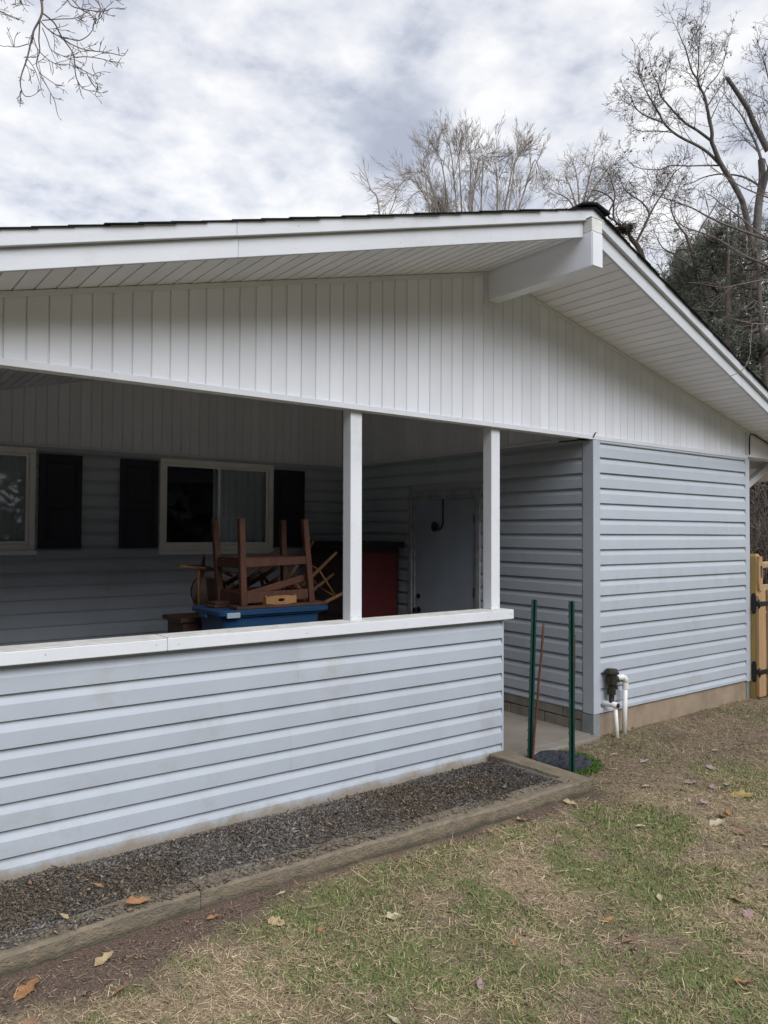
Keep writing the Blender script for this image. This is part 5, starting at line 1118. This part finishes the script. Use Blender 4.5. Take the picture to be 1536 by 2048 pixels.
# ---------------------------------------------------------------- fallen leaves
def leaf_mesh(seed, lobes=3, Lh=0.06, W=0.038):
    rng = random.Random(seed); n = 26; top, bot = [], []
    curl = rng.uniform(0.15, 0.5); roll = rng.uniform(-0.6, 0.6); V = []; Fs = []
    for i in range(n+1):
        q = i/n; xx = (q-0.5)*2*Lh; env = math.sin(math.pi*min(1, q*1.02))**0.6*W*(0.75+0.5*q*(1-q)*2); lob = 0.55+0.45*math.cos(q*lobes*2*math.pi+math.pi); half = env*(0.52+0.48*lob)+0.0015
        for j, s in enumerate((-1, -0.5, 0, 0.5, 1)):
            yy = s*half*(1+0.15*rng.uniform(-1, 1)); zz = curl*(s*half)**2/W*1.2 + curl*0.35*(xx/Lh)**2*Lh + roll*s*half*0.35*math.sin(q*5) + 0.0015*rng.uniform(-1, 1); V.append((xx+abs(s)*0.008, yy, zz))
    for i in range(n):
        for j in range(4): Fs.append((i*5+j, (i+1)*5+j, (i+1)*5+j+1, i*5+j+1))
    b = len(V); V += [(-Lh, -0.0008, 0.002), (-Lh, 0.0008, 0.002), (-Lh-0.025, 0.0008, 0.006), (-Lh-0.025, -0.0008, 0.006)]; Fs.append((b, b+1, b+2, b+3))
    me = bpy.data.meshes.new('fallen_leaf'); me.from_pydata(V, [], Fs); me.update(); me.polygons.foreach_set('use_smooth', [True]*len(me.polygons)); return me
shapes = [leaf_mesh(s, l, h, w) for s, l, h, w in ((1, 3, 0.055, 0.040), (2, 2, 0.06, 0.03), (3, 3, 0.05, 0.034), (4, 1, 0.045, 0.018))]
KIND = {0: 'orange-brown lobed oak leaf', 1: 'tan lobed dry leaf', 2: 'pale straw-coloured dry leaf', 3: 'dark brown curled dry leaf', 4: 'pinkish brown crumpled leaf', 5: 'yellowish fallen leaf'}
def leaf_place(p):
    if p.x < -1.2 and p.y > -1.15: return 'on the bare earth beside the timber edging'
    if p.x > -1.3 and p.y > -0.75: return 'on the ground near the white pipes and grey wall'
    if p.x > -1.3: return 'on the lawn facing the right-hand grey wall'
    return 'out on the open lawn before the timber bed'
LV = [(50, 1978, 0, 0, 1.0, 70), (425, 1840, 0, 1, 0.55, 10), (555, 1847, 1, 0, 0.75, 160), (785, 1832, 2, 1, 0.75, 40), (205, 1921, 1, 1, 0.75, 60), (560, 1792, 2, 3, 0.55, 30), (235, 1985, 3, 3, 0.9, 50), (1045, 1640, 1, 1, 0.9, 30), (1138, 1606, 1, 1, 0.75, -20), (1480, 1592, 5, 0, 1.3, -30), (1455, 1570, 2, 1, 0.8, 60), (1445, 1632, 3, 1, 0.9, 60), (1432, 1646, 2, 1, 0.9, 10), (1278, 1650, 2, 3, 0.9, 20), (1226, 1511, 1, 3, 0.9, 20), (1290, 1524, 4, 1, 0.8, 10), (1422, 1536, 4, 0, 0.8, 0), (1380, 1566, 4, 1, 0.9, -30), (1425, 1572, 4, 0, 0.8, 50), (1410, 1607, 4, 1, 0.9, 30), (1480, 1662, 3, 0, 0.9, 10), (1458, 1626, 0, 1, 0.8, 70), (1472, 1798, 5, 3, 1.0, -50), (1496, 1828, 4, 0, 0.6, 40), (1482, 1962, 0, 1, 0.6, -10), (1245, 1694, 2, 3, 0.7, 0), (1320, 1795, 2, 3, 0.7, 80), (1215, 1838, 0, 3, 0.6, 20), (1255, 1880, 3, 3, 0.8, 10), (640, 1862, 0, 3, 0.6, 80), (785, 2040, 2, 3, 0.7, -40), (1030, 1886, 0, 3, 0.6, 80), (960, 1972, 4, 3, 0.7, 80), (1380, 1600, 2, 3, 0.6, 80), (1290, 1570, 1, 3, 0.8, 30), (1430, 1500, 2, 0, 0.6, 0), (1400, 1495, 1, 3, 0.7, 40), (1535, 1690, 2, 0, 0.6, 10), (60, 2046, 3, 0, 0.6, 10), (1175, 1738, 2, 3, 0.6, 10)]
rl = random.Random(4)
for (px, py, kd, sh, scl, rot) in LV:
    p = on(px, py, 2, GZ+0.012); me = shapes[sh]
    key = 'lf%d_%d' % (sh, kd)
    if key not in MATS:
        m2 = me.copy(); m2.materials.append(MATS['leaf%d' % kd]); MATS[key] = m2
    o = bpy.data.objects.new('fallen_leaf', MATS[key]); COL.objects.link(o)
    o.location = (p.x, p.y, float(gheight(np.array(p.x), np.array(p.y)))+0.010); o.rotation_euler = (rl.uniform(-0.35, 0.35), rl.uniform(-0.3, 0.3), R(rot)+R(-37)); o.scale = (scl, scl, scl)
    lab = KIND[kd]+' lying '+leaf_place(p); tag(o, lab, 'leaf', lab)
for (px, py, kd, sh, scl, rot, lab) in [(272, 1808, 0, 1, 0.95, 35, 'orange-brown leaf resting on the grey mulch at the timber edge'), (128, 1834, 1, 3, 0.6, -30, 'small tan leaf on the mulch in the timber bed'), (195, 1772, 0, 3, 0.6, -20, 'thin rusty leaf sliver on the mulch close to the low wall')]:
    p = on(px, py, 2, 0.05); m2 = shapes[sh].copy(); m2.materials.append(MATS['leaf%d' % kd]); o = bpy.data.objects.new('fallen_leaf', m2); COL.objects.link(o); o.location = (p.x, p.y, 0.055); o.rotation_euler = (0.1, 0.15, R(rot-37)); o.scale = (scl,)*3
    tag(o, lab, 'leaf')
